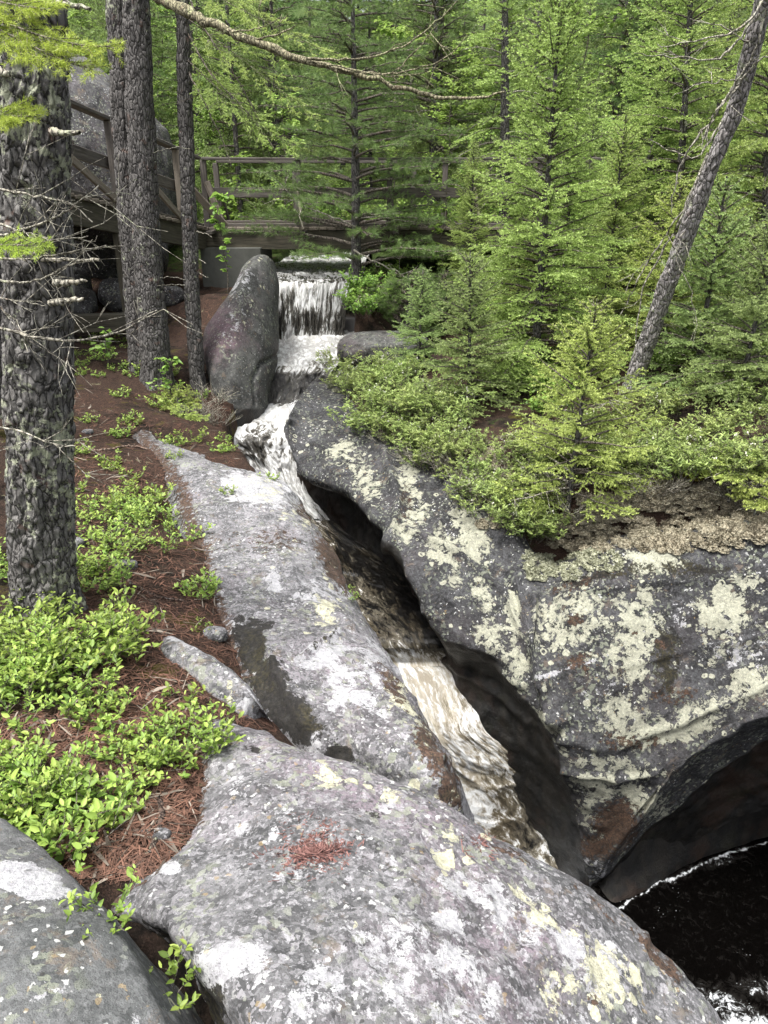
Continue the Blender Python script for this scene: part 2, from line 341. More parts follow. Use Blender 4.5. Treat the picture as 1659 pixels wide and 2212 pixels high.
def soil_mat():
    s = NT('needle_soil'); p = s.objco()
    n1 = s.noise(p, 1.6, 6, 0.65); n2 = s.noise(p, 17, 7, 0.75); n3 = s.noise(p, 120, 4, 0.7)
    st = s.noise(s.addv(p, s.noise(p, 12, 2, 0.5, out='Color'), 0.35), 62, 5, 0.75, 1.5)
    c = s.mix(s.step(st, 0.42, 0.58), (0.022, 0.016, 0.013), (0.105, 0.062, 0.045))
    c = s.mix(s.math('MULTIPLY', s.step(n3, 0.55, 0.66), 0.7), c, (0.20, 0.135, 0.10))
    c = s.mix(s.step(n1, 0.50, 0.60), c, s.mix(s.step(n2, 0.4, 0.62), (0.012, 0.010, 0.008), (0.055, 0.038, 0.028)))
    c = s.mix(s.math('MULTIPLY', s.step(s.noise(p, 3.1, 6, 0.7), 0.585, 0.64), 0.85), c, s.mix(n2, (0.045, 0.042, 0.010), (0.13, 0.11, 0.022)))
    c = s.mix(s.math('MULTIPLY', s.step(s.noise(s.mapping(p, loc=(9, 3, 1)), 5.3, 6, 0.72), 0.64, 0.67), 0.7), c, (0.26, 0.25, 0.15))
    gn = s.math('ADD', s.math('MULTIPLY', s.attr('green'), 0.5), s.noise(p, 5, 7, 0.75))
    c = s.mix(s.step(gn, 0.74, 0.88), c, s.mix(s.step(n2, 0.35, 0.65), (0.018, 0.030, 0.008), (0.075, 0.115, 0.026)))
    h = s.math('ADD', s.math('MULTIPLY', st, 1.0), s.math('ADD', n2, s.math('MULTIPLY', n3, 0.4)))
    return s.end(s.bsdf(c, 0.95, 0.15, s.bump(h, 1.0, 0.03)))
M_soil = soil_mat()
def bank(name, xs, ys, zf, side, edge):
    X, Y = np.meshgrid(xs, ys, indexing='xy')
    Z = zf(X, Y)
    P0 = np.stack([X, Y, Z], -1).reshape(-1, 3)
    wob = (0.06*fbm(P0, 1.7, 3, 3)).reshape(X.shape)
    e = edge(X, Y) + wob                          # > 0 : over the gorge
    drop = smooth(0, 0.35, e)*4.5
    drop = np.where(Y > 11.6, drop*0.3, drop)
    Z = Z - drop
    Z += (0.05*fbm(P0, 1.1, 4, 9) + 0.018*fbm(P0, 6.0, 3, 12) + 0.006*fbm(P0, 30, 2, 13)).reshape(X.shape)
    V = np.stack([X, Y, Z], -1).reshape(-1, 3)
    green = smooth(9, 16, Y) if side < 0 else smooth(10.5, 17, Y)
    if side < 0: green = np.maximum(green, 0.35)
    me = mesh_np(name, V, grid_faces(len(ys), len(xs)), M_soil, True, {'green': green.ravel()})
    return obj(name, me, None, kind='structure')
# edges of the gorge in plan: left as x(y), right as y(x)
EL = np.array([PZ(*a)[:2] for a in ((1660, 2330, -2.4), (1480, 2130, -2.26), (1270, 1925, -2.1), (1000, 1772, -2.3), (982, 1665, -2.42), (895, 1530, -2.4), (822, 1405, -2.4), (752, 1285, -2.38), (692, 1160, -2.38), (640, 1075, -2.36), (590, 1035, -2.34), (540, 1005, -2.3), (500, 965, -2.32), (480, 935, -2.38))] + [(-1.75, 9.2), (-1.62, 10), (-1.75, 11.2), (-1.85, 11.9), (-1.9, 13), (-1.9, 16), (-3, 24), (-4, 70)])
def edge_left(X, Y): return X - np.interp(Y, EL[:, 1], EL[:, 0]) + np.interp(Y, [5.0, 6.6], [0.40, 0.06])
ERY = np.array([PY(*a)[:2] for a in ((700, 800, 10.0), (745, 860, 8.9), (820, 950, 7.8), (940, 1005, 7.1), (1050, 1075, 6.4), (1110, 1160, 5.95), (1140, 1225, 5.65), (1180, 1260, 5.55), (1260, 1225, 5.5), (1350, 1195, 5.45), (1450, 1180, 5.4), (1660, 1150, 5.3), (2000, 1130, 5.0), (2300, 1130, 4.6))])
def edge_right(X, Y):
    e1 = np.interp(X, ERY[:, 0], ERY[:, 1]) - Y + np.interp(X, [0.6, 1.4], [0.12, 0.55])
    e2 = np.interp(Y, [8, 9, 10, 11.7, 12.5, 16, 24, 70], [-0.70, -0.58, -0.40, -0.22, -0.15, -0.1, -1.2, -2]) - X
    return np.where(Y > 9.5, e2, np.maximum(e1, e2))
def frange(*segs):
    out = []
    for a, b, n in segs: out.append(np.linspace(a, b, n, endpoint=False))
    return np.concatenate(out)
ysL = frange((-3, 1.2, 14), (1.2, 6, 170), (6, 16, 150), (16, 90, 40))
xsL = frange((-60, -8, 22), (-8, -3.2, 44), (-3.2, 1.4, 150))
bank('ground', xsL, ysL, z_left, 1, edge_left)
xsR = frange((-1.6, 4, 160), (4, 9, 40), (9, 60, 22))
bank('ground.001', xsR, frange((3.9, 10, 150), (10, 16, 90), (16, 90, 40)), z_right, -1, edge_right)
# stream bed: one sheet under the gorge, up to the horizon ground
bx = np.linspace(-4, 9, 50); by = frange((-3, 16, 120), (16, 30, 30)); BX, BY = np.meshgrid(bx, by)
bz = 6 + np.interp(BY, [-3, 4.9, 5.1, 5.7, 8, 9.4, 9.7, 11.6, 11.9, 16, 70], [-6.4, -6.4, -5.3, -4.5, -3.9, -3.2, -2.8, -2.8, -1.8, -1.75, -1.75]) - np.where(BY < 10, 4.0*smooth(0.55, 0.75, BX-gx(BY)), 0) + 0.05*fbm(np.stack([BX.ravel(), BY.ravel(), 0*BX.ravel()], -1), 1.5, 3, 2).reshape(BX.shape)
M_bed = (lambda s: s.end(s.bsdf(s.mix(s.noise(s.objco(), 6, 5), (0.004, 0.0035, 0.003), (0.018, 0.013, 0.009)), 0.4, 0.4)))(NT('stream_bed'))
obj('stream_bed', mesh_np('stream_bed', np.stack([BX, BY, bz], -1).reshape(-1, 3), grid_faces(len(by), len(bx)), M_bed), None, kind='structure')
# ================================================================ rocks of the left bank
LBP = [(a[0], a[1]) for a in LBD]
def crumbs(px, py, w_=26): return 0.75*np.exp(-(np.minimum(poly_dist(px, py, LBP[:6]), poly_dist(px, py, LBP[6:]))/w_)**2)
def behind(p, dy, dz, dx=0.0):
    q = np.array(p, float); return q + np.array([dx, dy, dz])
# --- middle slab: columns run from the soil to the gorge, then over the edge and down
CR = [[(285, 925, -2.20), (320, 928, -2.16), (390, 948, -2.17), (450, 975, -2.26), (520, 1005, -2.36)],
      [(280, 955, -2.18), (315, 950, -2.06), (410, 985, -2.06), (530, 1020, -2.20), (590, 1030, -2.36)],
      [(340, 1060, -2.28), (385, 1042, -2.11), (490, 1055, -2.10), (590, 1050, -2.20), (640, 1075, -2.36)],
      [(370, 1180, -2.30), (425, 1175, -2.14), (540, 1170, -2.12), (640, 1145, -2.18), (692, 1160, -2.38)],
      [(410, 1330, -2.30), (470, 1320, -2.11), (585, 1290, -2.09), (700, 1260, -2.18), (752, 1285, -2.38)],
      [(440, 1450, -2.35), (510, 1430, -2.16), (640, 1405, -2.10), (770, 1375, -2.18), (822, 1405, -2.40)],
      [(500, 1570, -2.40), (580, 1555, -2.22), (700, 1520, -2.13), (840, 1490, -2.19), (895, 1530, -2.40)],
      [(600, 1680, -2.48), (690, 1640, -2.30), (800, 1610, -2.17), (925, 1600, -2.20), (982, 1665, -2.42)],
      [(760, 1790, -2.60), (850, 1740, -2.40), (920, 1700, -2.24), (975, 1690, -2.26), (1000, 1770, -2.48)],
      [(860, 1900, -2.9), (930, 1850, -2.7), (980, 1830, -2.6), (1020, 1810, -2.6), (1030, 1840, -2.8)]]
ctrl = []
for r in CR:
    pts = [PZ(*a) for a in r]; e = pts[-1]
    pts += [behind(e, 0.03, -0.35, 0.10), behind(e, 0.02, -1.2, 0.12), behind(e, 0.0, -2.6, 0.12)]
    ctrl.append(pts)
G = loft(ctrl, 290, 210)
def at_C(V, px, py):
    return dict(yel=blobs(px, py, [(700, 1330, 40, 60, 0, .75), (560, 1050, 70, 35, 20, .5), (640, 1130, 60, 40, 30, .45), (850, 1500, 30, 60, -30, .7), (900, 1560, 60, 30, 50, .6), (720, 1200, 30, 70, -30, .5), (960, 1720, 40, 25, 0, .8), (590, 1280, 40, 60, 0, .25)]),
                wht=blobs(px, py, [(560, 1060, 90, 40, 15, .8), (590, 1250, 20, 30, 0, .8), (700, 1420, 60, 30, -30, .8), (780, 1460, 80, 80, 0, .55), (480, 1360, 40, 25, 0, .9), (700, 1280, 60, 40, 0, .5), (960, 1740, 40, 30, 0, .6), (700, 1640, 90, 30, 20, .5)]),
                drk=np.maximum(blobs(px, py, [(545, 1400, 34, 70, -18, 1.0), (590, 1490, 40, 70, -25, 1.0), (650, 1560, 60, 40, 40, .85), (735, 1630, 30, 22, 0, .9), (620, 1540, 40, 60, -30, .9), (560, 1350, 40, 22, 0, .7)]), 0.5*np.exp(-(poly_dist(px, py, [(725, 1375), (660, 1420), (600, 1460)])/6)**2)),
                pur=blobs(px, py, [(800, 1480, 120, 120, 0, .5), (480, 1360, 40, 40, 0, .6), (700, 1420, 90, 60, 0, .5)]),
                brn=blobs(px, py, [(715, 1220, 20, 80, -30, .9), (660, 1110, 40, 20, 40, .7), (930, 1620, 26, 80, -25, .85), (970, 1700, 30, 60, 0, .8), (600, 1170, 60, 40, 0, .5), (840, 1480, 16, 70, -30, .7), (520, 1170, 90, 40, 0, .35), (880, 1740, 60, 20, 20, .8)]) + crumbs(px, py),
                wet_shade=smooth(-2.6, -2.9, V[:, 2]-6))
rock_obj('rock_slab', G, M_rock, 'long pale grey rock slab with a diagonal crack and a black moss streak beside the gorge', at_C, (0.05, 0.018), seed=21, ridge=0.014,
         grooves=[([(735, 1370), (700, 1390), (650, 1430), (600, 1455)], 5, 0.035), ([(600, 1455), (570, 1390)], 9, 0.02), ([(600, 1460), (660, 1560)], 14, 0.03), ([(860, 1700), (960, 1740)], 5, 0.04), ([(600, 1420), (690, 1620)], 30, 0.03), ([(430, 1120), (520, 1130), (640, 1105)], 4, 0.018), ([(470, 1250), (560, 1240), (700, 1215)], 5, 0.015), ([(660, 1300), (740, 1330), (760, 1360)], 5, 0.02), ([(760, 1560), (850, 1600), (960, 1640)], 4, 0.02), ([(590, 1130), (640, 1250), (650, 1330)], 6, 0.015)])
# --- small tongue of rock in the soil
TR = [[(300, 1375, -2.05), (320, 1365, -2.02), (345, 1362, -2.02), (370, 1375, -2.06), (385, 1385, -2.16)],
      [(300, 1420, -2.10), (340, 1400, -1.97), (385, 1385, -1.94), (415, 1395, -1.98), (430, 1410, -2.16)],
      [(330, 1470, -2.10), (395, 1440, -1.96), (435, 1415, -1.92), (475, 1430, -1.97), (490, 1450, -2.18)],
      [(390, 1530, -2.12), (460, 1490, -1.99), (495, 1460, -1.95), (530, 1480, -2.0), (545, 1500, -2.2)],
      [(470, 1590, -2.12), (520, 1545, -2.06), (545, 1510, -2.02), (565, 1530, -2.06), (580, 1550, -2.25)],
      [(540, 1610, -2.25), (560, 1580, -2.2), (575, 1560, -2.2), (585, 1560, -2.25), (600, 1570, -2.4)]]
G = loft([[PZ(*a) for a in r] for r in TR], 120, 100)
rock_obj('rock_slab', G, M_rock, 'small pale tongue of rock rising from brown needles below the blueberry shrubs',
         lambda V, px, py: dict(yel=blobs(px, py, [(520, 1480, 50, 40, 40, .5)]), wht=blobs(px, py, [(400, 1380, 60, 14, 20, .8), (540, 1520, 40, 40, 40, .6)])), (0.025, 0.01), seed=31)
# --- big foreground slab
SEAM = [(300, 1560, -2.3), (440, 1545, -1.98), (540, 1562, -1.93), (650, 1610, -1.91), (760, 1650, -1.91), (900, 1712, -1.93), (1000, 1772, -1.96), (1130, 1848, -2.02), (1270, 1925, -2.10), (1390, 2030, -2.18), (1480, 2130, -2.26), (1560, 2215, -2.32), (1660, 2330, -2.4)]
rows = [[], [], [], []]
sp_ = [PZ(*a) for a in SEAM]
outw = np.array([0.72, 0.69, 0])
rows = [[p + outw*0.16 + [0, 0, -2.6] for p in sp_], [p + outw*0.14 + [0, 0, -0.9] for p in sp_], [p + outw*0.06 + [0, 0, -0.16] for p in sp_], sp_]
B1 = [(300, 1660, -2.2), (428, 1640, -1.93), (530, 1640, -1.86), (640, 1690, -1.84), (740, 1730, -1.84), (860, 1790, -1.85), (950, 1850, -1.88), (1070, 1930, -1.93), (1200, 2010, -2.0), (1310, 2110, -2.06), (1400, 2210, -2.12), (1490, 2310, -2.18), (1590, 2430, -2.26)]
B2 = [(290, 1800, -2.15), (400, 1785, -1.90), (500, 1780, -1.81), (600, 1820, -1.79), (690, 1870, -1.78), (780, 1930, -1.79), (860, 1990, -1.81), (960, 2070, -1.85), (1080, 2150, -1.90), (1190, 2250, -1.95), (1280, 2340, -2.0), (1380, 2440, -2.06), (1480, 2560, -2.12)]
B3 = [(200, 1870, -2.15), (300, 1885, -1.88), (400, 1880, -1.80), (500, 1920, -1.76), (590, 1970, -1.75), (680, 2040, -1.75), (750, 2100, -1.76), (850, 2180, -1.79), (960, 2270, -1.83), (1060, 2360, -1.87), (1150, 2460, -1.92), (1250, 2560, -1.97), (1350, 2680, -2.03)]
B4 = [(160, 1960, -2.15), (240, 1965, -1.92), (330, 1985, -1.82), (410, 2040, -1.77), (480, 2110, -1.75), (550, 2190, -1.74), (620, 2260, -1.75), (720, 2340, -1.78), (830, 2430, -1.81), (930, 2520, -1.85), (1020, 2600, -1.9), (1120, 2700, -1.95), (1220, 2800, -2.0)]
B5 = [(170, 2010, -2.2), (245, 1992, -2.03), (325, 2030, -1.98), (395, 2090, -1.96), (450, 2160, -1.95), (510, 2240, -1.94), (570, 2330, -1.94), (660, 2420, -1.94), (760, 2520, -1.94), (860, 2620, -1.95), (950, 2700, -1.97), (1050, 2800, -2), (1150, 2900, -2.1)]
B6 = [(160, 2060, -2.35), (230, 2050, -2.2), (290, 2080, -2.16), (350, 2150, -2.12), (400, 2220, -2.1), (460, 2310, -2.1), (510, 2400, -2.1), (600, 2500, -2.1), (700, 2600, -2.1), (800, 2700, -2.1), (880, 2800, -2.1), (980, 2900, -2.1), (1080, 3000, -2.1)]
for L in (B1, B2, B3, B4, B5, B6): rows.append([PZ(*a) for a in L])
G = loft(rows, 300, 330)
def at_B(V, px, py):
    return dict(yel=np.maximum(blobs(px, py, [(690, 1660, 55, 22, 15, 1.0), (720, 1680, 40, 18, 0, .9), (820, 1710, 60, 16, 25, .75), (960, 1850, 26, 60, 10, .85), (1010, 1830, 40, 40, 0, .6), (1000, 1920, 36, 24, 20, .55), (990, 1930, 20, 10, 0, .8), (1290, 2080, 130, 40, 55, .8), (1330, 2150, 70, 40, 0, .7), (1190, 2130, 60, 50, 0, .6), (1150, 1960, 120, 24, 35, .55), (1380, 2120, 100, 20, 50, .7)]), 0),
                wht=blobs(px, py, [(560, 1760, 200, 110, 20, .12), (1100, 1980, 190, 60, 30, .50), (1250, 2080, 120, 70, 40, .5), (520, 2090, 120, 60, 10, .5), (700, 2140, 140, 60, -20, .5), (900, 2120, 160, 90, 20, .46), (1000, 2180, 160, 60, 0, .5), (840, 1740, 20, 12, 0, 1), (360, 1870, 40, 16, -10, .9), (960, 2000, 40, 26, 10, .9), (1150, 2150, 160, 60, 20, .3)]),
                pur=blobs(px, py, [(800, 1720, 260, 40, 22, .95), (560, 1590, 160, 30, 15, .6), (1080, 1990, 200, 90, 35, .9), (1000, 2130, 200, 80, 20, .7), (700, 1700, 100, 60, 20, .5), (900, 1790, 120, 40, 30, .6), (950, 1900, 60, 60, 0, .8)]),
                drk=np.maximum(blobs(px, py, [(330, 2070, 90, 50, 45, .75), (450, 2170, 70, 60, 50, .7), (290, 2110, 70, 70, 0, .7), (420, 2230, 80, 60, 40, .7), (540, 1600, 40, 10, 20, .5), (810, 1760, 30, 10, 20, .5)]), 0),
                brn=blobs(px, py, [(1290, 1960, 90, 10, 42, .5), (1420, 2070, 90, 12, 50, .85), (1100, 1840, 80, 9, 30, .6), (670, 1830, 70, 50, 0, .45), (1290, 2150, 30, 90, 30, .35)]) + crumbs(px, py),
                wet_shade=smooth(-2.55, -2.9, V[:, 2]-6))
rock_obj('rock_slab', G, M_rock, 'huge pale grey and lilac rock slab filling the foreground with a patch of red pine needles', at_B, (0.05, 0.014), seed=41, ridge=0.010,
         grooves=[([(560, 1780), (640, 1760), (760, 1800)], 25, 0.01), ([(800, 2000), (960, 2040), (1100, 2120)], 40, 0.012), ([(700, 1660), (860, 1760), (1000, 1850), (1140, 1960)], 5, 0.012), ([(560, 1990), (760, 2080), (900, 2200)], 5, 0.010), ([(430, 1700), (560, 1690), (640, 1720)], 6, 0.012)])
# --- nearest slab, bottom left corner
AR = [[(-260, 1700, -1.75), (-120, 1735, -1.70), (0, 1775, -1.66), (80, 1835, -1.64), (150, 1915, -1.64), (212, 2000, -1.63), (270, 2085, -1.63), (312, 2175, -1.63), (345, 2290, -1.63), (365, 2420, -1.65)]]
AR = [[PZ(*a) for a in AR[0]]]
e0 = AR[0]
rowsA = [[p + np.array([0.25, 0.16, -0.75]) for p in e0], [p + np.array([0.10, 0.07, -0.30]) for p in e0], [p + np.array([0.025, 0.02, -0.06]) for p in e0], e0]
for k, (dx, dy, dz) in enumerate(((-0.16, -0.10, 0.07), (-0.34, -0.22, 0.11), (-0.6, -0.40, 0.12), (-1.0, -0.7, 0.06), (-1.5, -1.0, -0.1))):
    rowsA.append([p + np.array([dx, dy, dz]) for p in e0])
G = loft(rowsA, 150, 180)
rock_obj('rock_slab', G, M_rock2, 'dark grey rock slab in the bottom left corner with one big white lichen patch',
         lambda V, px, py: dict(wht=blobs(px, py, [(55, 1905, 62, 34, 12, 1.6), (75, 1925, 55, 26, 10, 1.6), (130, 2150, 60, 30, 0, .35)]), brn=0*px, yel=blobs(px, py, [(90, 2000, 120, 30, 20, .25)])), (0.03, 0.008), seed=51)
# ================================================================ boulder beside the upper fall
SEC = [  # left, mid-left, ridge, mid-right, right   (px, py, forward distance)
    [(455, 905, 8.75), (470, 915, 8.6), (500, 915, 8.55), (545, 905, 8.75), (575, 890, 9.1)],
    [(462, 875, 8.75), (475, 885, 8.62), (505, 885, 8.60), (550, 862, 8.85), (577, 845, 9.2)],
    [(452, 815, 8.85), (475, 820, 8.68), (510, 805, 8.75), (565, 800, 9.1), (593, 785, 9.5)],
    [(440, 745, 9.15), (470, 735, 8.98), (505, 725, 9.02), (570, 720, 9.4), (598, 710, 9.9)],
    [(448, 700, 9.45), (485, 675, 9.30), (520, 655, 9.38), (570, 650, 9.75), (597, 650, 10.2)],
    [(490, 640, 9.85), (512, 612, 9.75), (535, 595, 9.80), (572, 600, 10.1), (596, 605, 10.5)],
    [(515, 595, 10.2), (530, 577, 10.15), (550, 562, 10.2), (575, 565, 10.4), (592, 578, 10.7)],
    [(522, 578, 10.5), (538, 560, 10.5), (558, 551, 10.5), (576, 553, 10.6), (591, 568, 10.8)]]
ctrl = []
for s_ in SEC:
    f = [PY(*a) for a in s_]; l, r = f[0], f[-1]; w_ = r-l
    bk = np.array([-0.12, 0.9, 0]); low = np.array([0, 0, -0.1])
    ctrl.append([f[0], f[1], f[2], f[3], f[4], r+bk*0.35+low, (l+r)/2+bk*0.9+low, l+bk*0.45+low])
base = [p + np.array([0, 0.05, -0.9]) for p in ctrl[0]]
top = [(np.mean(ctrl[-1], axis=0)*0.85 + np.array(p)*0.15) + np.array([0, 0, -0.01]) for p in ctrl[-1]]
ctrl = [base] + ctrl + [top]
A = np.array(ctrl); A = np.concatenate([A[:, -2:], A, A[:, :2]], 1)      # wrap for a smooth ring
A = cr_resample(A, 160, 0); full = cr_resample(A, 12*15+1, 1)
n0 = int(round(full.shape[1]*0.0))
# keep exactly one turn: from first repeated column to its twin
d0 = np.linalg.norm(full[80]-A[80, 2], axis=-1); d1 = np.linalg.norm(full[80]-A[80, 10], axis=-1)
i0 = int(np.argmin(d0[:len(d0)//2])); i1 = len(d1)//2 + int(np.argmin(d1[len(d1)//2:]))
G = full[:, i0:i1]
rock_obj('boulder', G, M_boul, 'tall smooth dark boulder standing beside the upper waterfall',
         lambda V, px, py: dict(pur=blobs(px, py, [(470, 720, 45, 60, 25, 1.2)]), wht=blobs(px, py, [(520, 610, 40, 30, -40, .55), (500, 700, 30, 60, 20, .35)]), yel=blobs(px, py, [(540, 670, 20, 60, 15, .35)]),
                wet_shade=smooth(862, 905, py)),  # dark foot: damp rock plus painted shade of the hollow beneath
         (0.022, 0.008), seed=61, wrap=True, grooves=[([(598, 765), (560, 790), (548, 815), (552, 870)], 4, 0.04), ([(505, 690), (490, 800), (480, 890)], 10, 0.03)])
# ================================================================ rock of the right bank
S = [  # top, middle(s), overhanging lip, recess, foot at the water, below   (px, py, forward distance)
    [(700, 800, 10.0), (668, 835, 9.4), (640, 870, 8.7), (622, 905, 8.15), (612, 935, 7.95), (622, 985, 8.05), (632, 1030, 8.1), (640, 1080, 8.15)],
    [(745, 860, 8.9), (705, 890, 8.5), (675, 935, 8.05), (650, 985, 7.72), (655, 1026, 7.6), (662, 1050, 7.85), (668, 1085, 7.95), (680, 1130, 8.0)],
    [(820, 950, 7.8), (795, 980, 7.55), (770, 1010, 7.35), (748, 1038, 7.22), (740, 1060, 7.18), (738, 1100, 7.45), (742, 1165, 7.5), (755, 1215, 7.6)],
    [(940, 1005, 7.1), (905, 1035, 6.9), (862, 1065, 6.7), (820, 1092, 6.53), (810, 1116, 6.48), (825, 1175, 6.8), (825, 1245, 6.9), (835, 1300, 7.0)],
    [(1050, 1075, 6.4), (1010, 1120, 6.2), (958, 1172, 5.98), (908, 1224, 5.80), (896, 1258, 5.75), (915, 1305, 5.98), (908, 1365, 6.02), (920, 1420, 6.05)],
    [(1110, 1160, 5.95), (1080, 1215, 5.76), (1036, 1280, 5.58), (978, 1345, 5.44), (958, 1376, 5.40), (968, 1412, 5.58), (962, 1465, 5.62), (975, 1560, 5.6)],
    [(1140, 1225, 5.65), (1128, 1275, 5.52), (1112, 1335, 5.38), (1088, 1394, 5.24), (1074, 1420, 5.20), (1055, 1490, 5.33), (1018, 1580, 5.36), (1040, 1690, 5.4)],
    [(1180, 1260, 5.55), (1165, 1310, 5.42), (1162, 1390, 5.20), (1152, 1475, 5.02), (1138, 1510, 4.98), (1130, 1585, 5.10), (1108, 1670, 5.16), (1120, 1800, 5.2)],
    [(1260, 1225, 5.5), (1215, 1310, 5.3), (1197, 1420, 5.05), (1192, 1550, 4.84), (1196, 1603, 4.79), (1192, 1690, 4.88), (1190, 1800, 4.95), (1210, 1960, 5.0)],
    [(1350, 1195, 5.45), (1275, 1310, 5.2), (1235, 1430, 4.98), (1218, 1555, 4.76), (1220, 1615, 4.71), (1235, 1730, 4.76), (1245, 1860, 4.82), (1260, 2010, 4.85)],
    [(1450, 1180, 5.40), (1370, 1310, 5.15), (1320, 1430, 4.95), (1285, 1560, 4.74), (1275, 1650, 4.68), (1270, 1760, 4.70), (1268, 1880, 4.74), (1285, 2020, 4.78)],
    [(1550, 1165, 5.35), (1480, 1310, 5.1), (1430, 1430, 4.9), (1385, 1560, 4.72), (1350, 1660, 4.66), (1320, 1770, 4.68), (1290, 1885, 4.72), (1300, 1935, 4.95)],
    [(1660, 1150, 5.3), (1610, 1310, 5.0), (1570, 1420, 4.85), (1520, 1530, 4.68), (1470, 1620, 4.62), (1400, 1710, 4.62), (1320, 1850, 4.66), (1330, 1900, 4.95)],
    [(1800, 1140, 5.2), (1770, 1290, 4.9), (1740, 1390, 4.72), (1700, 1470, 4.58), (1640, 1545, 4.52), (1560, 1592, 4.54), (1440, 1680, 4.58), (1450, 1740, 4.95)],
    [(2000, 1130, 5.0), (1990, 1270, 4.7), (1970, 1360, 4.5), (1950, 1420, 4.4), (1900, 1480, 4.34), (1800, 1500, 4.38), (1640, 1545, 4.45), (1650, 1600, 4.9)],
    [(2300, 1130, 4.6), (2300, 1270, 4.3), (2300, 1360, 4.1), (2280, 1420, 4.0), (2240, 1450, 3.9), (2150, 1460, 3.95), (2000, 1480, 4.05), (2000, 1550, 4.6)]]
ctrl = []
for k, r in enumerate(S):
    pts = [PY(*a) for a in r]
    und = np.interp(k, [0, 2, 5, 7, 11], [0.10, 0.25, 0.08, 0.0, 0.0])      # undercut below the lip
    pts[5] = pts[5] + np.array([0.5, 0.85, 0])*und; pts[6] = pts[6] + np.array([0.35, 0.6, 0])*und
    pts = [pts[0] + np.array([0.35, 0.9, -0.25]), pts[0] + np.array([0.12, 0.28, 0.02])] + pts + [pts[-1] + np.array([0.05, 0.1, -0.9])]
    ctrl.append(pts)
G = loft(ctrl, 390, 245)
def at_R(V, px, py):
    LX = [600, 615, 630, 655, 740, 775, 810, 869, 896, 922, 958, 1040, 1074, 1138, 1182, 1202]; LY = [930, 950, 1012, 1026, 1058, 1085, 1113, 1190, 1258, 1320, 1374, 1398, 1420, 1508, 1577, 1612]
    wet_shade = smooth(-8, 16, py - np.interp(px, LX, LY))*smooth(1208, 1200, px)  # below the lip: soaked rock, darkened further to paint the overhang's shade
    wet_shade = np.maximum(wet_shade, smooth(8, -8, px - np.interp(py, [1612, 1700, 1800, 1910], [1204, 1228, 1248, 1268]))*smooth(1600, 1630, py))
    yel = blobs(px, py, [(735, 975, 26, 30, 30, .8), (790, 1040, 24, 60, -25, .7), (880, 1030, 22, 40, 0, .9), (900, 1100, 24, 50, -10, .7), (1020, 1160, 40, 60, -10, 1.0), (1000, 1130, 30, 50, 0, .8), (880, 1150, 30, 30, 0, .8), (960, 1190, 40, 36, 30, .85), (985, 1250, 22, 40, -20, .7), (1040, 1290, 24, 40, -25, .8), (1110, 1320, 20, 60, -10, .9), (1060, 1380, 36, 50, -30, .7), (1120, 1440, 30, 50, -25, .8),
        (1180, 1560, 40, 26, 30, 1.0), (1230, 1340, 90, 70, -15, .72), (1370, 1370, 56, 110, 12, .82), (1410, 1210, 70, 36, -10, .95), (1240, 1270, 60, 24, -10, .6), (1560, 1320, 70, 55, -30, .95), (1620, 1480, 70, 40, -25, .9), (1350, 1550, 60, 50, 0, .8), (1450, 1580, 110, 34, -10, .95), (1500, 1540, 60, 30, -30, .8), (1290, 1690, 50, 50, 0, .8), (1380, 1720, 60, 30, 30, .9), (1330, 1650, 120, 18, 10, .7), (1600, 1260, 60, 20, 0, .6), (1210, 1640, 60, 14, 0, .2), (1270, 1760, 30, 40, 0, .6), (1560, 1400, 80, 50, 0, .35)])
    yel = (np.minimum(yel, 1)+0.16)*(1-np.clip(wet_shade, 0, 1))
    brn = blobs(px, py, [(1245, 1340, 26, 14, 0, .8), (1430, 1390, 20, 14, 0, .8), (1370, 1370, 12, 8, 0, .8), (1340, 1600, 60, 20, 10, .6), (1460, 1500, 60, 24, 0, .6), (1330, 1780, 50, 60, 30, .95), (1290, 1830, 50, 30, 0, .8), (1250, 1430, 40, 26, 0, .6), (1390, 1600, 60, 20, 0, .6), (1250, 1260, 90, 12, -15, .6), (880, 1090, 14, 60, 0, .5)])
    wht = blobs(px, py, [(1240, 1440, 90, 6, -20, .9), (1600, 1400, 80, 60, 0, .5), (1300, 1500, 60, 40, 0, .3), (1280, 1880, 40, 30, 0, .5), (900, 960, 50, 40, 0, .4), (1470, 1330, 30, 40, 0, .5)])
    drk = blobs(px, py, [(1440, 1420, 40, 90, 5, .62), (1330, 1240, 150, 16, -12, .55), (1500, 1230, 120, 20, 5, .55)])
    wet_shade = np.maximum(wet_shade, smooth(-4, 10, py - np.interp(px, [1290, 1350, 1430, 1540, 1660, 1900], [1905, 1840, 1758, 1668, 1600, 1550]))*smooth(1275, 1290, px))  # begins below the rim; the grey band above is a painted sheen
    return dict(yel=yel, brn=brn, wht=wht, drk=drk, wet_shade=np.clip(wet_shade, 0, 1))
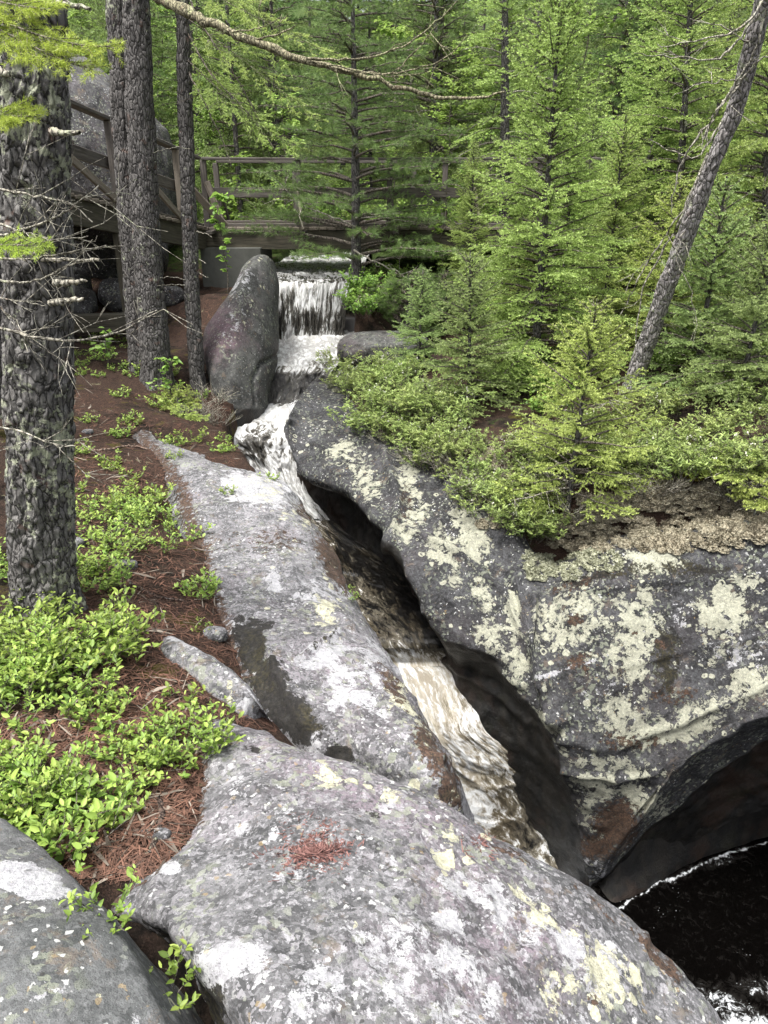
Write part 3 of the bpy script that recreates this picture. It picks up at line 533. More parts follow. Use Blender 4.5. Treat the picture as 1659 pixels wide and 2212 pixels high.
rock_obj('rock_outcrop', G, M_cliff, 'massive dark rock outcrop across the gorge covered with pale yellow lichen', at_R, (0.075, 0.022), seed=71, flip=True, fine_amp=0.004,
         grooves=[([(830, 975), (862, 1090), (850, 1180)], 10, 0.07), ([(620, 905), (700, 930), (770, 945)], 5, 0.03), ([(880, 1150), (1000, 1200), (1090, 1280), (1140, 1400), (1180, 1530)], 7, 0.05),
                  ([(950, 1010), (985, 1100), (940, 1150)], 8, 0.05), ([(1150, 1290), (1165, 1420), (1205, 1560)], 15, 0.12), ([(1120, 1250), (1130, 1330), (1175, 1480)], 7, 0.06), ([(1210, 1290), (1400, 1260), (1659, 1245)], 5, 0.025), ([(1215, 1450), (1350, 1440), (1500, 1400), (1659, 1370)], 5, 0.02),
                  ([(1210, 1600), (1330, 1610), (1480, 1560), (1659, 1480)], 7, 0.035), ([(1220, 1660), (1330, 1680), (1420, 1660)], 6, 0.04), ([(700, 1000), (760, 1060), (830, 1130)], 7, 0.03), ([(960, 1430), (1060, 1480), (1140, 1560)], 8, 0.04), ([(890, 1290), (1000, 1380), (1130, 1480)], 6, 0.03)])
# --- pothole wall under the outcrop
RIM = [(1255, 1900, 4.95), (1290, 1875, 4.85), (1350, 1790, 4.82), (1430, 1690, 4.80), (1540, 1600, 4.75), (1660, 1530, 4.68), (1800, 1470, 4.5), (2000, 1430, 4.2), (2200, 1400, 3.8)]
FOOT = [(1262, 1990, -5.75), (1285, 1985, -5.75), (1330, 1972, -5.66), (1440, 1905, -5.66), (1550, 1852, -5.66), (1660, 1820, -5.66), (1800, 1800, -5.66), (2000, 1830, -5.66), (2250, 1950, -5.66)]
ctrl = []
r0 = [PY(*a) for a in RIM]; r3 = [PZ(*a) for a in FOOT]
ctrl.append([p + np.array([0, 0.1, 0.25]) for p in r0]); ctrl.append(r0)
ctrl.append([a*0.62+b*0.38 + np.array([0.05, 0.22, 0]) for a, b in zip(r0, r3)]); ctrl.append([a*0.25+b*0.75 + np.array([0.02, 0.12, 0]) for a, b in zip(r0, r3)])
ctrl.append(r3); ctrl.append([b + np.array([0, 0.02, -0.5]) for b in r3])
G = loft(ctrl, 90, 160)
rock_obj('rock_wall', G, M_cliff, 'wetted black curved rock wall of the pothole above the dark pool',
         lambda V, px, py: dict(wet_shade=1.2*smooth(-10, 14, py - np.interp(px, [1290, 1350, 1430, 1540, 1660, 1900], [1905, 1840, 1758, 1668, 1600, 1550])), yel=-np.ones(len(px)), wht=blobs(px, py, [(1600, 1640, 60, 14, -45, .5)])), (0.03, 0.006), seed=81)  # top band kept grey as painted sheen along the rim
# ================================================================ water
def water_mat(name, sx=9.0, sy=2.2, tea=0.4, streak=False):
    s = NT(name); uv = s.uv(); fo = s.attr('foam')
    wv = s.noise(uv, 3.5, 3, 0.55, out='Color')
    u2 = s.mapping(s.addv(uv, wv, 0.09 if streak else 0.20), scale=(sx, sy, 1))
    n1 = s.noise(u2, 1.0, 9, 0.72, 0.2 if streak else 0.8)
    n2 = s.noise(s.mapping(s.addv(uv, wv, 0.1), scale=(sx*3.4, sy*(2.0 if streak else 3.4), 1)), 1.0, 6, 0.75, 0.4)
    n0 = s.noise(s.mapping(uv, scale=(sx*0.35, sy*0.5, 1)), 1.0, 3, 0.5)
    m = s.math('ADD', s.math('MULTIPLY', n1, 0.60), s.math('MULTIPLY', n2, 0.40))
    m = s.math('ADD', m, s.math('MULTIPLY', s.math('SUBTRACT', n0, 0.5), 0.55 if streak else 0.30))
    k = s.math('ADD', m, s.math('MULTIPLY', s.math('SUBTRACT', fo, 0.5), 0.36))
    foam = s.step(k, 0.52, 0.60)
    soft = s.math('MULTIPLY', s.step(k, 0.38, 0.60), s.math('ADD', 0.15, s.math('MULTIPLY', fo, 0.9)))
    n3 = s.noise(s.mapping(uv, scale=(sx*0.5, sy*0.6, 1)), 1.0, 4, 0.6)
    teac = s.mix(s.step(n3, 0.38, 0.62), (0.20, 0.155, 0.085), (0.38, 0.33, 0.235))
    c = s.mix(soft, (0.003, 0.0027, 0.0024), s.mix(tea, (0.075, 0.078, 0.08), teac))
    wht = s.step(s.math('ADD', n2, s.math('MULTIPLY', s.math('SUBTRACT', n1, 0.5), 1.0)), 0.42, 0.66)
    fc = s.mix(s.math('MULTIPLY', s.math('SUBTRACT', 1.0, wht), 1.0), (0.60, 0.605, 0.60), s.mix(tea, (0.30, 0.31, 0.32), teac))
    c = s.mix(foam, c, fc)
    rough = s.math('ADD', 0.07, s.math('MULTIPLY', foam, 0.45))
    h = s.math('ADD', s.math('MULTIPLY', n1, 0.7), s.math('MULTIPLY', n2, 0.6))
    return s.end(s.bsdf(c, rough, 0.5, s.bump(h, 0.7, 0.03), IOR=1.33))
M_water = water_mat('stream_water', 7, 3.2, 0.25)
M_rapid = water_mat('rapid_water', 8, 3.0, 0.7)
M_fall = water_mat('fall_water', 19, 3.4, 0.25, True)
def water(name, rows, mat, nu, nv, margin=0.35, amp=0.03, seed=0, kind='structure', sc=(7, 3.5), side=0.0):
    """rows: (left px, right px, py, z or ('y', dist), foam)"""
    C, Fm = [], []
    for l, r, py, z, fo in rows:
        a, b = (PZ(l, py, z), PZ(r, py, z)) if not isinstance(z, tuple) else (PY(l, py, z[1]), PY(r, py, z[1]))
        C.append([a + (b-a)*t for t in np.linspace(-margin, 1+margin, 7)]); Fm.append(fo)
    C = np.array(C); G = loft(C, nu, nv)
    d = np.concatenate([[0], np.cumsum(np.linalg.norm(C[1:, 3]-C[:-1, 3], axis=-1))])
    t = np.linspace(0, d[-1], nu); fo = np.interp(t, d, Fm)
    wdt = np.linalg.norm(G[:, -1]-G[:, 0], axis=-1).mean()
    U, Vv = np.meshgrid(np.linspace(0, wdt, nv), t)
    Q = np.stack([U.ravel()*sc[0], Vv.ravel()*sc[1], np.full(U.size, seed*3.3)], -1)
    wv = np.stack([fbm(Q*0.5, 1, 2, seed+1), fbm(Q*0.5, 1, 2, seed+2), 0*Q[:, 0]], -1)
    h = 1-2*np.abs(fbm(Q+wv*0.8, 1.0, 4, seed)); foam = np.repeat(fo, nv) + side*np.tile(np.clip(1-2*np.linspace(-margin, 1+margin, nv), -1, 1), nu)
    N = grid_normals(G).reshape(-1, 3); N *= np.sign(N[:, 2:3]+1e-6)
    V = G.reshape(-1, 3) + N*(h*amp*(0.25+foam))[:, None]
    return obj(name, mesh_np(name, V, grid_faces(nu, nv), mat, True, {'foam': foam}, np.stack([U.ravel(), Vv.ravel()], -1)), None, kind=kind)
def Wl(Y, z): return [(Y, z)]
water('stream', [(540, 760, 520, -1.20, .1), (575, 760, 540, -1.21, .15), (590, 752, 560, -1.23, 1.0), (592, 750, 575, -1.25, .7), (592, 748, 592, -1.28, .75), (595, 742, 608, -1.30, .62), (596, 740, 613, -1.31, .5)], M_water, 150, 80, 0.25, 0.035, 3)  # foam raised on the flat reach to paint in sky reflection as well
water('waterfall', [(596, 741, 611, ('y', 11.80), .65), (596, 740, 614, ('y', 11.68), .95), (596, 738, 622, ('y', 11.60), .85), (596, 734, 645, ('y', 11.54), .66), (596, 731, 680, ('y', 11.48), .52), (596, 728, 715, ('y', 11.45), .56), (596, 726, 735, ('y', 11.44), .85), (596, 726, 760, ('y', 11.44), 1)], M_fall, 140, 130, 0.12, 0.03, 7, sc=(16, 2.5))
water('stream', [(594, 728, 716, -2.06, 1.5), (594, 724, 735, -2.07, 1.5), (592, 712, 755, -2.12, 1.2), (588, 695, 780, -2.13, .95), (585, 682, 800, -2.14, .75), (582, 672, 812, -2.19, .38), (578, 664, 845, -2.36, .34), (574, 655, 872, -2.49, .5), (545, 648, 885, -2.53, 1.1), (505, 642, 915, -2.58, .85), (498, 622, 950, -2.66, .62), (520, 615, 975, -2.78, .6), (550, 622, 1015, -2.98, .85), (585, 640, 1065, -3.2, .95), (640, 690, 1125, -3.42, .7)], M_water, 330, 90, 0.45, 0.05, 11)
water('stream', [(640, 690, 1125, -3.40, .6), (690, 745, 1170, -3.5, .36), (745, 830, 1250, -3.58, .30), (785, 890, 1330, -3.63, .30), (822, 925, 1385, -3.69, .34), (850, 945, 1415, -3.82, .66), (868, 955, 1440, -3.95, 1.0), (888, 972, 1475, -4.03, .95), (905, 985, 1520, -4.14, .88), (930, 1010, 1580, -4.30, .86), (955, 1065, 1630, -4.50, .82), (980, 1115, 1690, -4.78, .74), (1000, 1160, 1770, -5.14, .66), (1050, 1195, 1850, -5.47, .70), (1090, 1215, 1920, -5.72, .9)], M_rapid, 400, 110, 0.5, 0.028, 23, sc=(5, 3), side=0.15)
# --- pool
def pool_mat():
    s = NT('pool_water'); p = s.objco(); fo = s.attr('foam')
    pj = s.addv(p, s.noise(p, 4, 3, 0.5, out='Color'), 0.3)
    n = s.noise(pj, 16, 9, 0.78, 0.4)
    k = s.math('ADD', n, s.math('MULTIPLY', fo, 0.40)); foam = s.step(k, 0.70, 0.86)
    vd = s.voro(p, 34); sep = s.n('SeparateColor'); s.set(sep.inputs[0], s.voro(p, 34, 'F1', 'Color'))
    bub = s.math('MULTIPLY', s.step(s.math('SUBTRACT', vd, s.math('MULTIPLY', sep.outputs[0], 0.16)), 0.02, -0.02), s.step(s.math('ADD', s.noise(p, 2.5, 4), s.math('MULTIPLY', fo, 0.3)), 0.56, 0.62))
    c = s.mix(s.math('MAXIMUM', foam, s.math('MULTIPLY', bub, 0.45)), s.mix(s.step(k, 0.5, 0.8), (0.0012, 0.0010, 0.0009), (0.012, 0.011, 0.010)), (0.60, 0.62, 0.64))
    h = s.math('ADD', s.noise(p, 5, 4, 0.55), s.math('MULTIPLY', s.math('MULTIPLY', n, fo), 0.8))
    return s.end(s.bsdf(c, s.math('ADD', 0.05, s.math('MULTIPLY', foam, 0.4)), 0.14, s.bump(h, 0.10, 0.04), IOR=1.33))
xs = np.linspace(0.7, 5.0, 170); ys = np.linspace(1.6, 5.9, 180); X, Y = np.meshgrid(xs, ys)
V = np.stack([X.ravel(), Y.ravel(), np.full(X.size, 6-5.6)], -1); px, py = proj(V)
wob = 6*fbm(V, 5, 3, 2)
rim = np.exp(-(poly_dist(px+wob, py+wob, [(1285, 2000), (1330, 1968), (1385, 1930), (1440, 1900), (1550, 1850), (1660, 1822), (1800, 1800)])/3.6)**2)
foam = np.maximum(rim*0.85, blobs(px, py, [(1640, 2235, 110, 40, 10, .85), (1560, 2170, 90, 30, 20, .55), (1650, 2140, 70, 26, 10, .5), (1500, 2150, 50, 24, 30, .5), (1440, 2090, 30, 14, 0, .5), (1180, 1900, 90, 60, 0, 1), (1560, 1860, 60, 10, -15, .45), (1470, 1890, 60, 10, -25, .4)]))
V[:, 2] += 0.02*fbm(V, 2.5, 2, 5) + foam*0.03*fbm(V, 14, 3, 6)
obj('pool', mesh_np('pool', V, grid_faces(len(ys), len(xs)), pool_mat(), True, {'foam': foam}), None, kind='structure')
# ================================================================ wood, concrete, bridge
import bmesh
from mathutils import Matrix
def wood_mat(name, c0, c1, c2):
    s = NT(name); p = s.objco(); rnd = s.n('ObjectInfo').outputs['Random']
    off = s.n('CombineXYZ'); s.set(off.inputs[0], s.math('MULTIPLY', rnd, 37.0)); s.set(off.inputs[1], s.math('MULTIPLY', rnd, 11.0)); s.set(off.inputs[2], rnd)
    q = s.addv(p, off.outputs[0], 1.0)
    g = s.noise(s.mapping(s.addv(q, s.noise(q, 2.5, 2, 0.5, out='Color'), 0.05), scale=(1.2, 22, 22)), 2.0, 6, 0.65)
    st = s.noise(q, 3.5, 5, 0.65)
    c = s.mix(s.step(g, 0.34, 0.66), c0, c1)
    c = s.mix(s.step(st, 0.42, 0.7), c, c2)
    c = s.mix(s.math('MULTIPLY', rnd, 0.45), c, s.mix(g, c0, c2))
    c = s.mix(s.math('MULTIPLY', s.step(s.noise(q, 21, 5, 0.7), 0.60, 0.68), 0.5), c, (0.03, 0.03, 0.025))
    return s.end(s.bsdf(c, 0.85, 0.25, s.bump(g, 0.5, 0.006)))
M_wood = wood_mat('weathered_wood', (0.05, 0.043, 0.037), (0.14, 0.123, 0.108), (0.092, 0.083, 0.075))
M_woodl = wood_mat('pale_weathered_wood', (0.10, 0.084, 0.066), (0.24, 0.205, 0.165), (0.18, 0.155, 0.125))
M_beam = wood_mat('stained_beam', (0.036, 0.032, 0.024), (0.105, 0.093, 0.068), (0.068, 0.064, 0.048))
_bx = {}
def board_mesh(L, w, h, mat, bev=0.006):
    k = (round(L, 3), w, h, mat.name)
    if k not in _bx:
        bm = bmesh.new(); bmesh.ops.create_cube(bm, size=1.0); bmesh.ops.scale(bm, vec=(L, w, h), verts=bm.verts)
        bmesh.ops.bevel(bm, geom=list(bm.edges), offset=min(bev, w*0.2, h*0.2), segments=1, affect='EDGES')
        me = bpy.data.meshes.new('board'); bm.to_mesh(me); bm.free(); me.materials.append(mat); _bx[k] = me
    return _bx[k]
def board(parent, name, p0, p1, w, h, mat=None, up=(0, 0, 1)):
    p0, p1 = Vector(p0), Vector(p1); d = p1-p0; L = d.length; x = d.normalized(); u = Vector(up)
    y = u.cross(x)
    if y.length < 1e-4: y = Vector((0, 1, 0)).cross(x)
    y.normalize(); z = x.cross(y)
    o = obj(name, board_mesh(L, w, h, mat or M_wood), parent)
    m = Matrix((x, y, z)).transposed().to_4x4(); m.translation = (p0+p1)/2 - (parent.location if parent else Vector())
    o.matrix_local = m
    return o
ZE = 6.0
def W(x, y, z): return Vector((x, y, z+ZE))
br = empty('footbridge', W(-2.8, 13.7, -0.9), 'weathered wooden footbridge crossing the stream above the waterfall', 'footbridge')
DZ = -0.545; YN, YF = 13.0, 14.5; X0, X1 = -2.95, 7.4
board(br, 'beam', W(X0-0.25, YN+0.04, DZ-0.20), W(X1, YN+0.04, DZ-0.20), 0.08, 0.29, M_beam)
board(br, 'beam', W(X0-0.25, YF-0.04, DZ-0.20), W(X1, YF-0.04, DZ-0.20), 0.08, 0.29, M_beam)
x = X0
while x < X1:
    dx = R_.uniform(-0.02, 0.03)
    board(br, 'plank', W(x+0.07, YN-0.03+dx, DZ-0.028+R_.uniform(-.003, .003)), W(x+0.07, YF+0.05+dx, DZ-0.028), 0.138, 0.045, M_woodl)
    x += 0.146
for yy, nm in ((YN+0.06, 0), (YF-0.06, 1)):
    board(br, 'kerb_rail', W(X0, yy, DZ+0.024), W(X1, yy, DZ+0.024), 0.09, 0.045)
xs_n = [-2.84, -1.37, 0.09, 1.42, 2.85, 4.3, 5.8, 7.3]; xs_f = [-2.9, -1.55, 0.5, 1.05, 2.7, 4.2, 5.7, 7.2]
for xs_, yy, sgn in ((xs_n, YN+0.05, -1), (xs_f, YF-0.05, 1)):
    for i, xx in enumerate(xs_):
        board(br, 'post', W(xx, yy, DZ-0.10), W(xx+R_.uniform(-.02, .02), yy, 0.425), 0.09, 0.09, up=(0, 1, 0))
        board(br, 'outrigger', W(xx+0.1, yy+sgn*0.40, DZ-0.075), W(xx+0.1, yy-sgn*0.25, DZ-0.075), 0.09, 0.05)
        if not (i == 0 and sgn < 0):
            board(br, 'brace', W(xx+0.10, yy+sgn*0.34, DZ-0.05), W(xx+0.01, yy+sgn*0.06, 0.02), 0.085, 0.04, M_woodl if i % 2 else M_wood, up=(1, 0, 0))
    board(br, 'midrail', W(xs_[0]-.05, yy+sgn*-0.065, -0.04), W(xs_[-1]+.1, yy+sgn*-0.065, -0.05), 0.035, 0.15, M_wood)
    for a, b in zip(xs_[:-1], xs_[1:]):
        board(br, 'handrail', W(a+0.002, yy, 0.445+R_.uniform(-.004, .004)), W(b-0.002, yy, 0.44), 0.13, 0.04, M_wood)
board(br, 'brace', W(-2.58, YN-0.05, DZ+0.04), W(-2.78, YN-0.02, 0.12), 0.10, 0.04, M_woodl, up=(0, 1, 0))
board(br, 'brace', W(-2.52, YN-0.11, DZ+0.02), W(-3.13, YN-0.42, 0.22), 0.11, 0.04, M_woodl, up=(0, 1, 0.2))
# --- ramp up to the left
rp = empty('wooden_ramp', W(-3.4, 10.5, -1.3), 'weathered wooden ramp rising to the left past the grey boulder, joined to the footbridge', 'ramp')
A0, A1 = np.array([-2.86, 12.93, DZ]), np.array([-4.00, 8.0, 0.20])
dirp = A1-A0; hd = dirp[:2]/np.linalg.norm(dirp[:2]); side = np.array([-hd[1]*-1, hd[0]*-1, 0]); side = np.array([hd[1], -hd[0], 0])
if side[0] > 0: side = -side
def RP(t, s=0.0, dz=0.0):
    p = A0 + dirp*t + side*s; return W(p[0], p[1], p[2]+dz)
board(rp, 'stringer', RP(0.0, 0.03, -0.2), RP(1, 0.03, -0.2), 0.08, 0.30, M_beam)
board(rp, 'stringer', RP(0.0, 1.4, -0.2), RP(1, 1.4, -0.2), 0.08, 0.30, M_beam)
n = 34
for i in range(n):
    t = (i+0.5)/n
    board(rp, 'plank', RP(t, -0.05+R_.uniform(-.02, .02), -0.025), RP(t, 1.45, -0.025), 0.138, 0.045, M_woodl)
board(rp, 'kerb_rail', RP(0, 0.05, 0.024), RP(1, 0.05, 0.024), 0.09, 0.045)
tp = [0.145, 0.485, 0.80]
for t in tp:
    for s_ in (0.0, 1.4):
        board(rp, 'post', RP(t, s_, -0.1), RP(t, s_, 0.97), 0.10, 0.085, M_woodl if s_ == 0 and t < .4 else M_wood, up=(0, 1, 0))
for s_ in (0.02, 1.38):
    board(rp, 'handrail', RP(0.002, s_, 0.99), RP(0.484, s_, 0.99), 0.13, 0.045)
    board(rp, 'handrail', RP(0.486, s_, 0.99), RP(1, s_, 0.99), 0.13, 0.045)
    board(rp, 'midrail', RP(0.0, s_+0.07, 0.5), RP(1, s_+0.07, 0.5), 0.035, 0.15)
board(rp, 'brace', RP(0.50, -0.06, 0.02), RP(0.79, -0.06, 0.58), 0.10, 0.04, M_woodl, up=(1, 0, 0))
board(rp, 'brace', RP(0.17, -0.06, 0.02), RP(0.40, -0.06, 0.55), 0.10, 0.04, M_woodl, up=(1, 0, 0))
for t in (0.50, 0.93):
    for s_ in (0.03, 1.4): board(rp, 'support_post', RP(t, s_, -0.345), RP(t, s_, -2.0), 0.10, 0.10, M_beam, up=(0, 1, 0))
# --- concrete abutment and log under the ramp
sC = NT('concrete'); pC = sC.objco()
M_conc = sC.end(sC.bsdf(sC.mix(sC.noise(pC, 4, 7, 0.7), (0.045, 0.048, 0.042), (0.13, 0.13, 0.118)), 0.9, 0.2, sC.bump(sC.noise(pC, 30, 5), 0.4, 0.01)))  # tone lowered for moss and for shade, both put into the colour
ab = board(None, 'concrete_abutment', W(-2.95, 13.5, -1.55), W(-1.98, 13.5, -1.55), 1.3, 1.38, M_conc)
ab['label'] = 'grey concrete abutment carrying the left end of the footbridge'; ab['category'] = 'abutment'
lg = board(None, 'timber_sill', W(-4.6, 10.1, -1.62), W(-3.1, 10.35, -1.62), 0.2, 0.22, M_beam)
lg['label'] = 'dark timber sill lying on the soil under the ramp'; lg['category'] = 'timber'
# --- boulders behind the ramp
def ball_rock(name, c, rad, mat, label, seed, rough=0.16, n=60, squash=None):
    th = np.linspace(0.02, math.pi-0.02, n); ph = np.linspace(0, 2*math.pi, 2*n, endpoint=False)
    T, Pn = np.meshgrid(th, ph, indexing='ij'); D = np.stack([np.sin(T)*np.cos(Pn), np.sin(T)*np.sin(Pn), np.cos(T)], -1)
    Dp = np.sign(D)*np.abs(D)**0.72; q = D.reshape(-1, 3)
    k = 1 + rough*fbm(q*1.3+seed, 1.0, 4, seed) + 0.03*fbm(q*7+seed, 1, 3, seed+1)
    V = Dp.reshape(-1, 3)*k[:, None]*np.array(rad) + np.array(c)
    px, py = proj(V); z0 = np.zeros(len(V))
    at = dict(yel=z0, wht=z0+0.05, drk=z0, pur=z0, brn=z0, wet_shade=z0)
    me = mesh_np(name, V-np.array(c), grid_faces(n, 2*n, True)[:, ::-1], mat, True, at)
    o = obj(name, me, None, label=label, category='rock'); o.location = c; return o
ball_rock('boulder', W(-6.0, 13.4, 0.0), (2.35, 1.6, 2.0), M_bank, 'huge grey boulder wall behind the wooden ramp, beyond the big near trunk', 3, 0.12)
ball_rock('boulder', W(-4.55, 15.6, 0.05), (0.62, 0.9, 1.3), M_bank, 'smaller grey boulder with a flat brown top seen between the trunks behind the ramp', 6, 0.14)
fr = ball_rock('boulder', W(0.0, 10.3, -1.98), (0.62, 0.5, 0.22), M_boul, 'flat grey and purple rock with red needles on the right bank beside the fall', 13, 0.12, 50)
for i, (x, y, z, r, sd) in enumerate(((-4.3, 10.9, -1.45, .28, 3), (-3.75, 11.3, -1.4, .33, 4), (-4.7, 11.5, -1.3, .4, 5), (-3.2, 11.6, -1.45, .22, 6))):
    ball_rock('stone', W(x, y, z), (r, r*.8, r*.7), M_bank, ['dark stone under the ramp beside the timber sill', 'rounded stone in the dark below the ramp posts', 'largest dark stone far back under the ramp', 'small stone under the ramp near the abutment'][i], 20+sd, 0.2, 30)
# ================================================================ vegetation: materials
def leaf_mat(name, c_dark, c_mid, c_tip, transl=0.35, rough=0.5, spec=0.4):
    s = NT(name); tip = s.attr('tip'); rnd = s.attr('rnd'); oi = s.n('ObjectInfo').outputs['Random']
    c = s.mix(rnd, c_dark, c_mid); c = s.mix(tip, c, c_tip)
    hsv = s.n('HueSaturation'); s.set(hsv.inputs['Color'], c)
    s.set(hsv.inputs['Value'], s.math('ADD', 0.85, s.math('MULTIPLY', oi, 0.3))); s.set(hsv.inputs['Hue'], s.math('ADD', 0.488, s.math('MULTIPLY', oi, 0.022)))
    c = hsv.outputs[0]
    pb = s.n('BsdfPrincipled'); s.set(pb.inputs['Base Color'], c); pb.inputs['Roughness'].default_value = rough; pb.inputs['Specular IOR Level'].default_value = spec
    tr = s.n('BsdfTranslucent'); s.set(tr.inputs['Color'], s.mix(0.35, c, c_tip))
    mx = s.n('MixShader'); mx.inputs[0].default_value = transl; s.t.links.new(pb.outputs[0], mx.inputs[1]); s.t.links.new(tr.outputs[0], mx.inputs[2])
    return s.end(mx.outputs[0])
M_spruce = leaf_mat('spruce_needles', (0.032, 0.058, 0.014), (0.135, 0.205, 0.05), (0.44, 0.56, 0.165))
M_spruceb = leaf_mat('blue_spruce_needles', (0.035, 0.06, 0.022), (0.135, 0.21, 0.075), (0.40, 0.52, 0.19))
M_sprucey = leaf_mat('young_spruce_needles', (0.05, 0.078, 0.018), (0.20, 0.27, 0.06), (0.52, 0.61, 0.18))
M_tipbright = leaf_mat('bright_spruce_tips', (0.06, 0.11, 0.02), (0.18, 0.28, 0.045), (0.46, 0.58, 0.10))
M_pine = leaf_mat('pine_needles', (0.06, 0.11, 0.032), (0.14, 0.235, 0.065), (0.26, 0.38, 0.12))
M_forest = leaf_mat('forest_spruce_needles', (0.024, 0.042, 0.014), (0.09, 0.138, 0.042), (0.27, 0.36, 0.11))
M_leaf = leaf_mat('broad_leaves', (0.08, 0.16, 0.03), (0.17, 0.30, 0.05), (0.30, 0.45, 0.09), 0.45)
M_blue = leaf_mat('blueberry_leaves', (0.10, 0.17, 0.03), (0.22, 0.34, 0.06), (0.42, 0.54, 0.12), 0.40, 0.5)
M_tea = leaf_mat('shrub_leaves', (0.05, 0.08, 0.02), (0.18, 0.26, 0.065), (0.42, 0.51, 0.17), 0.4)
M_back = leaf_mat('background_leaves', (0.10, 0.17, 0.03), (0.21, 0.32, 0.065), (0.37, 0.49, 0.13), 0.45)
def bark_mat(name, c0, c1, c2, lichen=0.3, sc=1.0, lich_c=(0.40, 0.42, 0.30)):
    s = NT(name); p = s.objco()
    q = s.mapping(s.addv(p, s.noise(p, 5*sc, 3, 0.5, out='Color'), 0.06), scale=(1, 1, 0.32))
    v = s.voro(q, 34*sc, 'DISTANCE_TO_EDGE'); vc = s.voro(q, 34*sc, 'F1', 'Color')
    n = s.noise(s.mapping(p, scale=(1, 1, 0.4)), 30*sc, 6, 0.7); n2 = s.noise(p, 95*sc, 4, 0.7)
    at = s.attr('ridge')
    c = s.mix(s.step(n, 0.34, 0.66), c0, c1); c = s.mix(s.math('MULTIPLY', s.step(vc, 0.3, 0.9), 0.6), c, c2)
    c = s.mix(s.step(v, 0.10, 0.0), c, tuple(k*0.25 for k in c0))
    c = s.mix(s.math('MULTIPLY', s.step(n2, 0.55, 0.7), 0.45), c, (0.30, 0.29, 0.28))
    c = s.mix(s.math('MULTIPLY', s.step(s.noise(p, 9, 5), 0.62, 0.68), 0.35), c, (0.17, 0.10, 0.075))
    ln = s.math('ADD', s.noise(p, 16, 8, 0.72), s.math('MULTIPLY', s.math('SUBTRACT', s.noise(p, 2.2, 3), 0.5), 0.5))
    c = s.mix(s.math('MULTIPLY', s.step(ln, 0.66-0.12*lichen, 0.69-0.11*lichen), 0.85), c, s.mix(n2, tuple(k*0.55 for k in lich_c), lich_c))
    h = s.math('ADD', s.math('MULTIPLY', s.step(v, 0.0, 0.22), 0.8), s.math('MULTIPLY', n, 0.8))
    return s.end(s.bsdf(c, 0.92, 0.2, s.bump(h, 0.9, 0.012)))
M_bark = bark_mat('scaly_bark', (0.062, 0.058, 0.054), (0.185, 0.177, 0.168), (0.13, 0.123, 0.116), 0.8)
M_bark2 = bark_mat('grey_bark', (0.05, 0.046, 0.043), (0.15, 0.141, 0.134), (0.105, 0.099, 0.094), 0.35)
M_bark3 = bark_mat('dead_bark', (0.14, 0.128, 0.122), (0.42, 0.395, 0.385), (0.31, 0.285, 0.275), 0.5)
M_twig = bark_mat('twig_bark', (0.09, 0.075, 0.06), (0.22, 0.19, 0.16), (0.16, 0.14, 0.11), 0.2)
M_deadtwig = bark_mat('lichen_twig', (0.22, 0.20, 0.16), (0.44, 0.42, 0.35), (0.33, 0.30, 0.24), 0.6, lich_c=(0.50, 0.52, 0.36))
M_mossbr = bark_mat('mossy_branch', (0.13, 0.12, 0.07), (0.34, 0.31, 0.20), (0.24, 0.21, 0.14), 0.7, lich_c=(0.42, 0.44, 0.24))
# ================================================================ vegetation: mesh makers
def tube_np(paths, sides=6):
    """paths: list of (points (n,3), radii (n,)) -> V, F (quads)"""
    VV, FF, o = [], [], 0
    for pts, rad in paths:
        pts = np.asarray(pts, float); rad = np.asarray(rad, float); n = len(pts)
        t = np.gradient(pts, axis=0); t /= np.linalg.norm(t, axis=1, keepdims=True)+1e-9
        ref = np.where(np.abs(t[:, 2:3]) > 0.9, [[1.0, 0, 0]], [[0, 0, 1.0]])
        a = np.cross(t, ref); a /= np.linalg.norm(a, axis=1, keepdims=True)+1e-9; b = np.cross(t, a)
        an = np.linspace(0, 2*math.pi, sides, endpoint=False)
        ring = pts[:, None] + rad[:, None, None]*(np.cos(an)[None, :, None]*a[:, None] + np.sin(an)[None, :, None]*b[:, None])
        VV.append(ring.reshape(-1, 3)); FF.append(grid_faces(n, sides, True)+o); o += n*sides
    return np.concatenate(VV), np.concatenate(FF)
def needles_np(S0, S1, T0, T1, dens, nl, nw, rng, spread=0.85, up_bias=0.0):
    """needles on twig segments S0->S1; T = tip factor; returns V, F(tris), tip, rnd"""
    L = np.linalg.norm(S1-S0, axis=1); n = np.maximum(1, rng.poisson(L*dens))
    idx = np.repeat(np.arange(len(L)), n); u = rng.random(len(idx))
    d = (S1-S0)/(L[:, None]+1e-9); D = d[idx]; P = S0[idx] + (S1-S0)[idx]*u[:, None]
    r = rng.normal(size=(len(idx), 3)); r[:, 2] += up_bias; r -= D*(r*D).sum(1, keepdims=True); r /= np.linalg.norm(r, axis=1, keepdims=True)+1e-9
    dirn = D*(1-spread*0.55) + r*spread; dirn /= np.linalg.norm(dirn, axis=1, keepdims=True)
    sd = np.cross(dirn, rng.normal(size=dirn.shape)); sd /= np.linalg.norm(sd, axis=1, keepdims=True)+1e-9
    ln = nl*rng.uniform(0.7, 1.2, len(idx))
    V = np.empty((len(idx), 3, 3)); V[:, 0] = P-sd*nw/2; V[:, 1] = P+sd*nw/2; V[:, 2] = P+dirn*ln[:, None]
    tip = T0[idx]+(T1-T0)[idx]*u; rnd = np.repeat(rng.random(len(L))[idx]*0.5+0.5*rng.random(len(idx)), 3)
    return V.reshape(-1, 3), np.arange(len(idx)*3).reshape(-1, 3), np.repeat(tip, 3), rnd
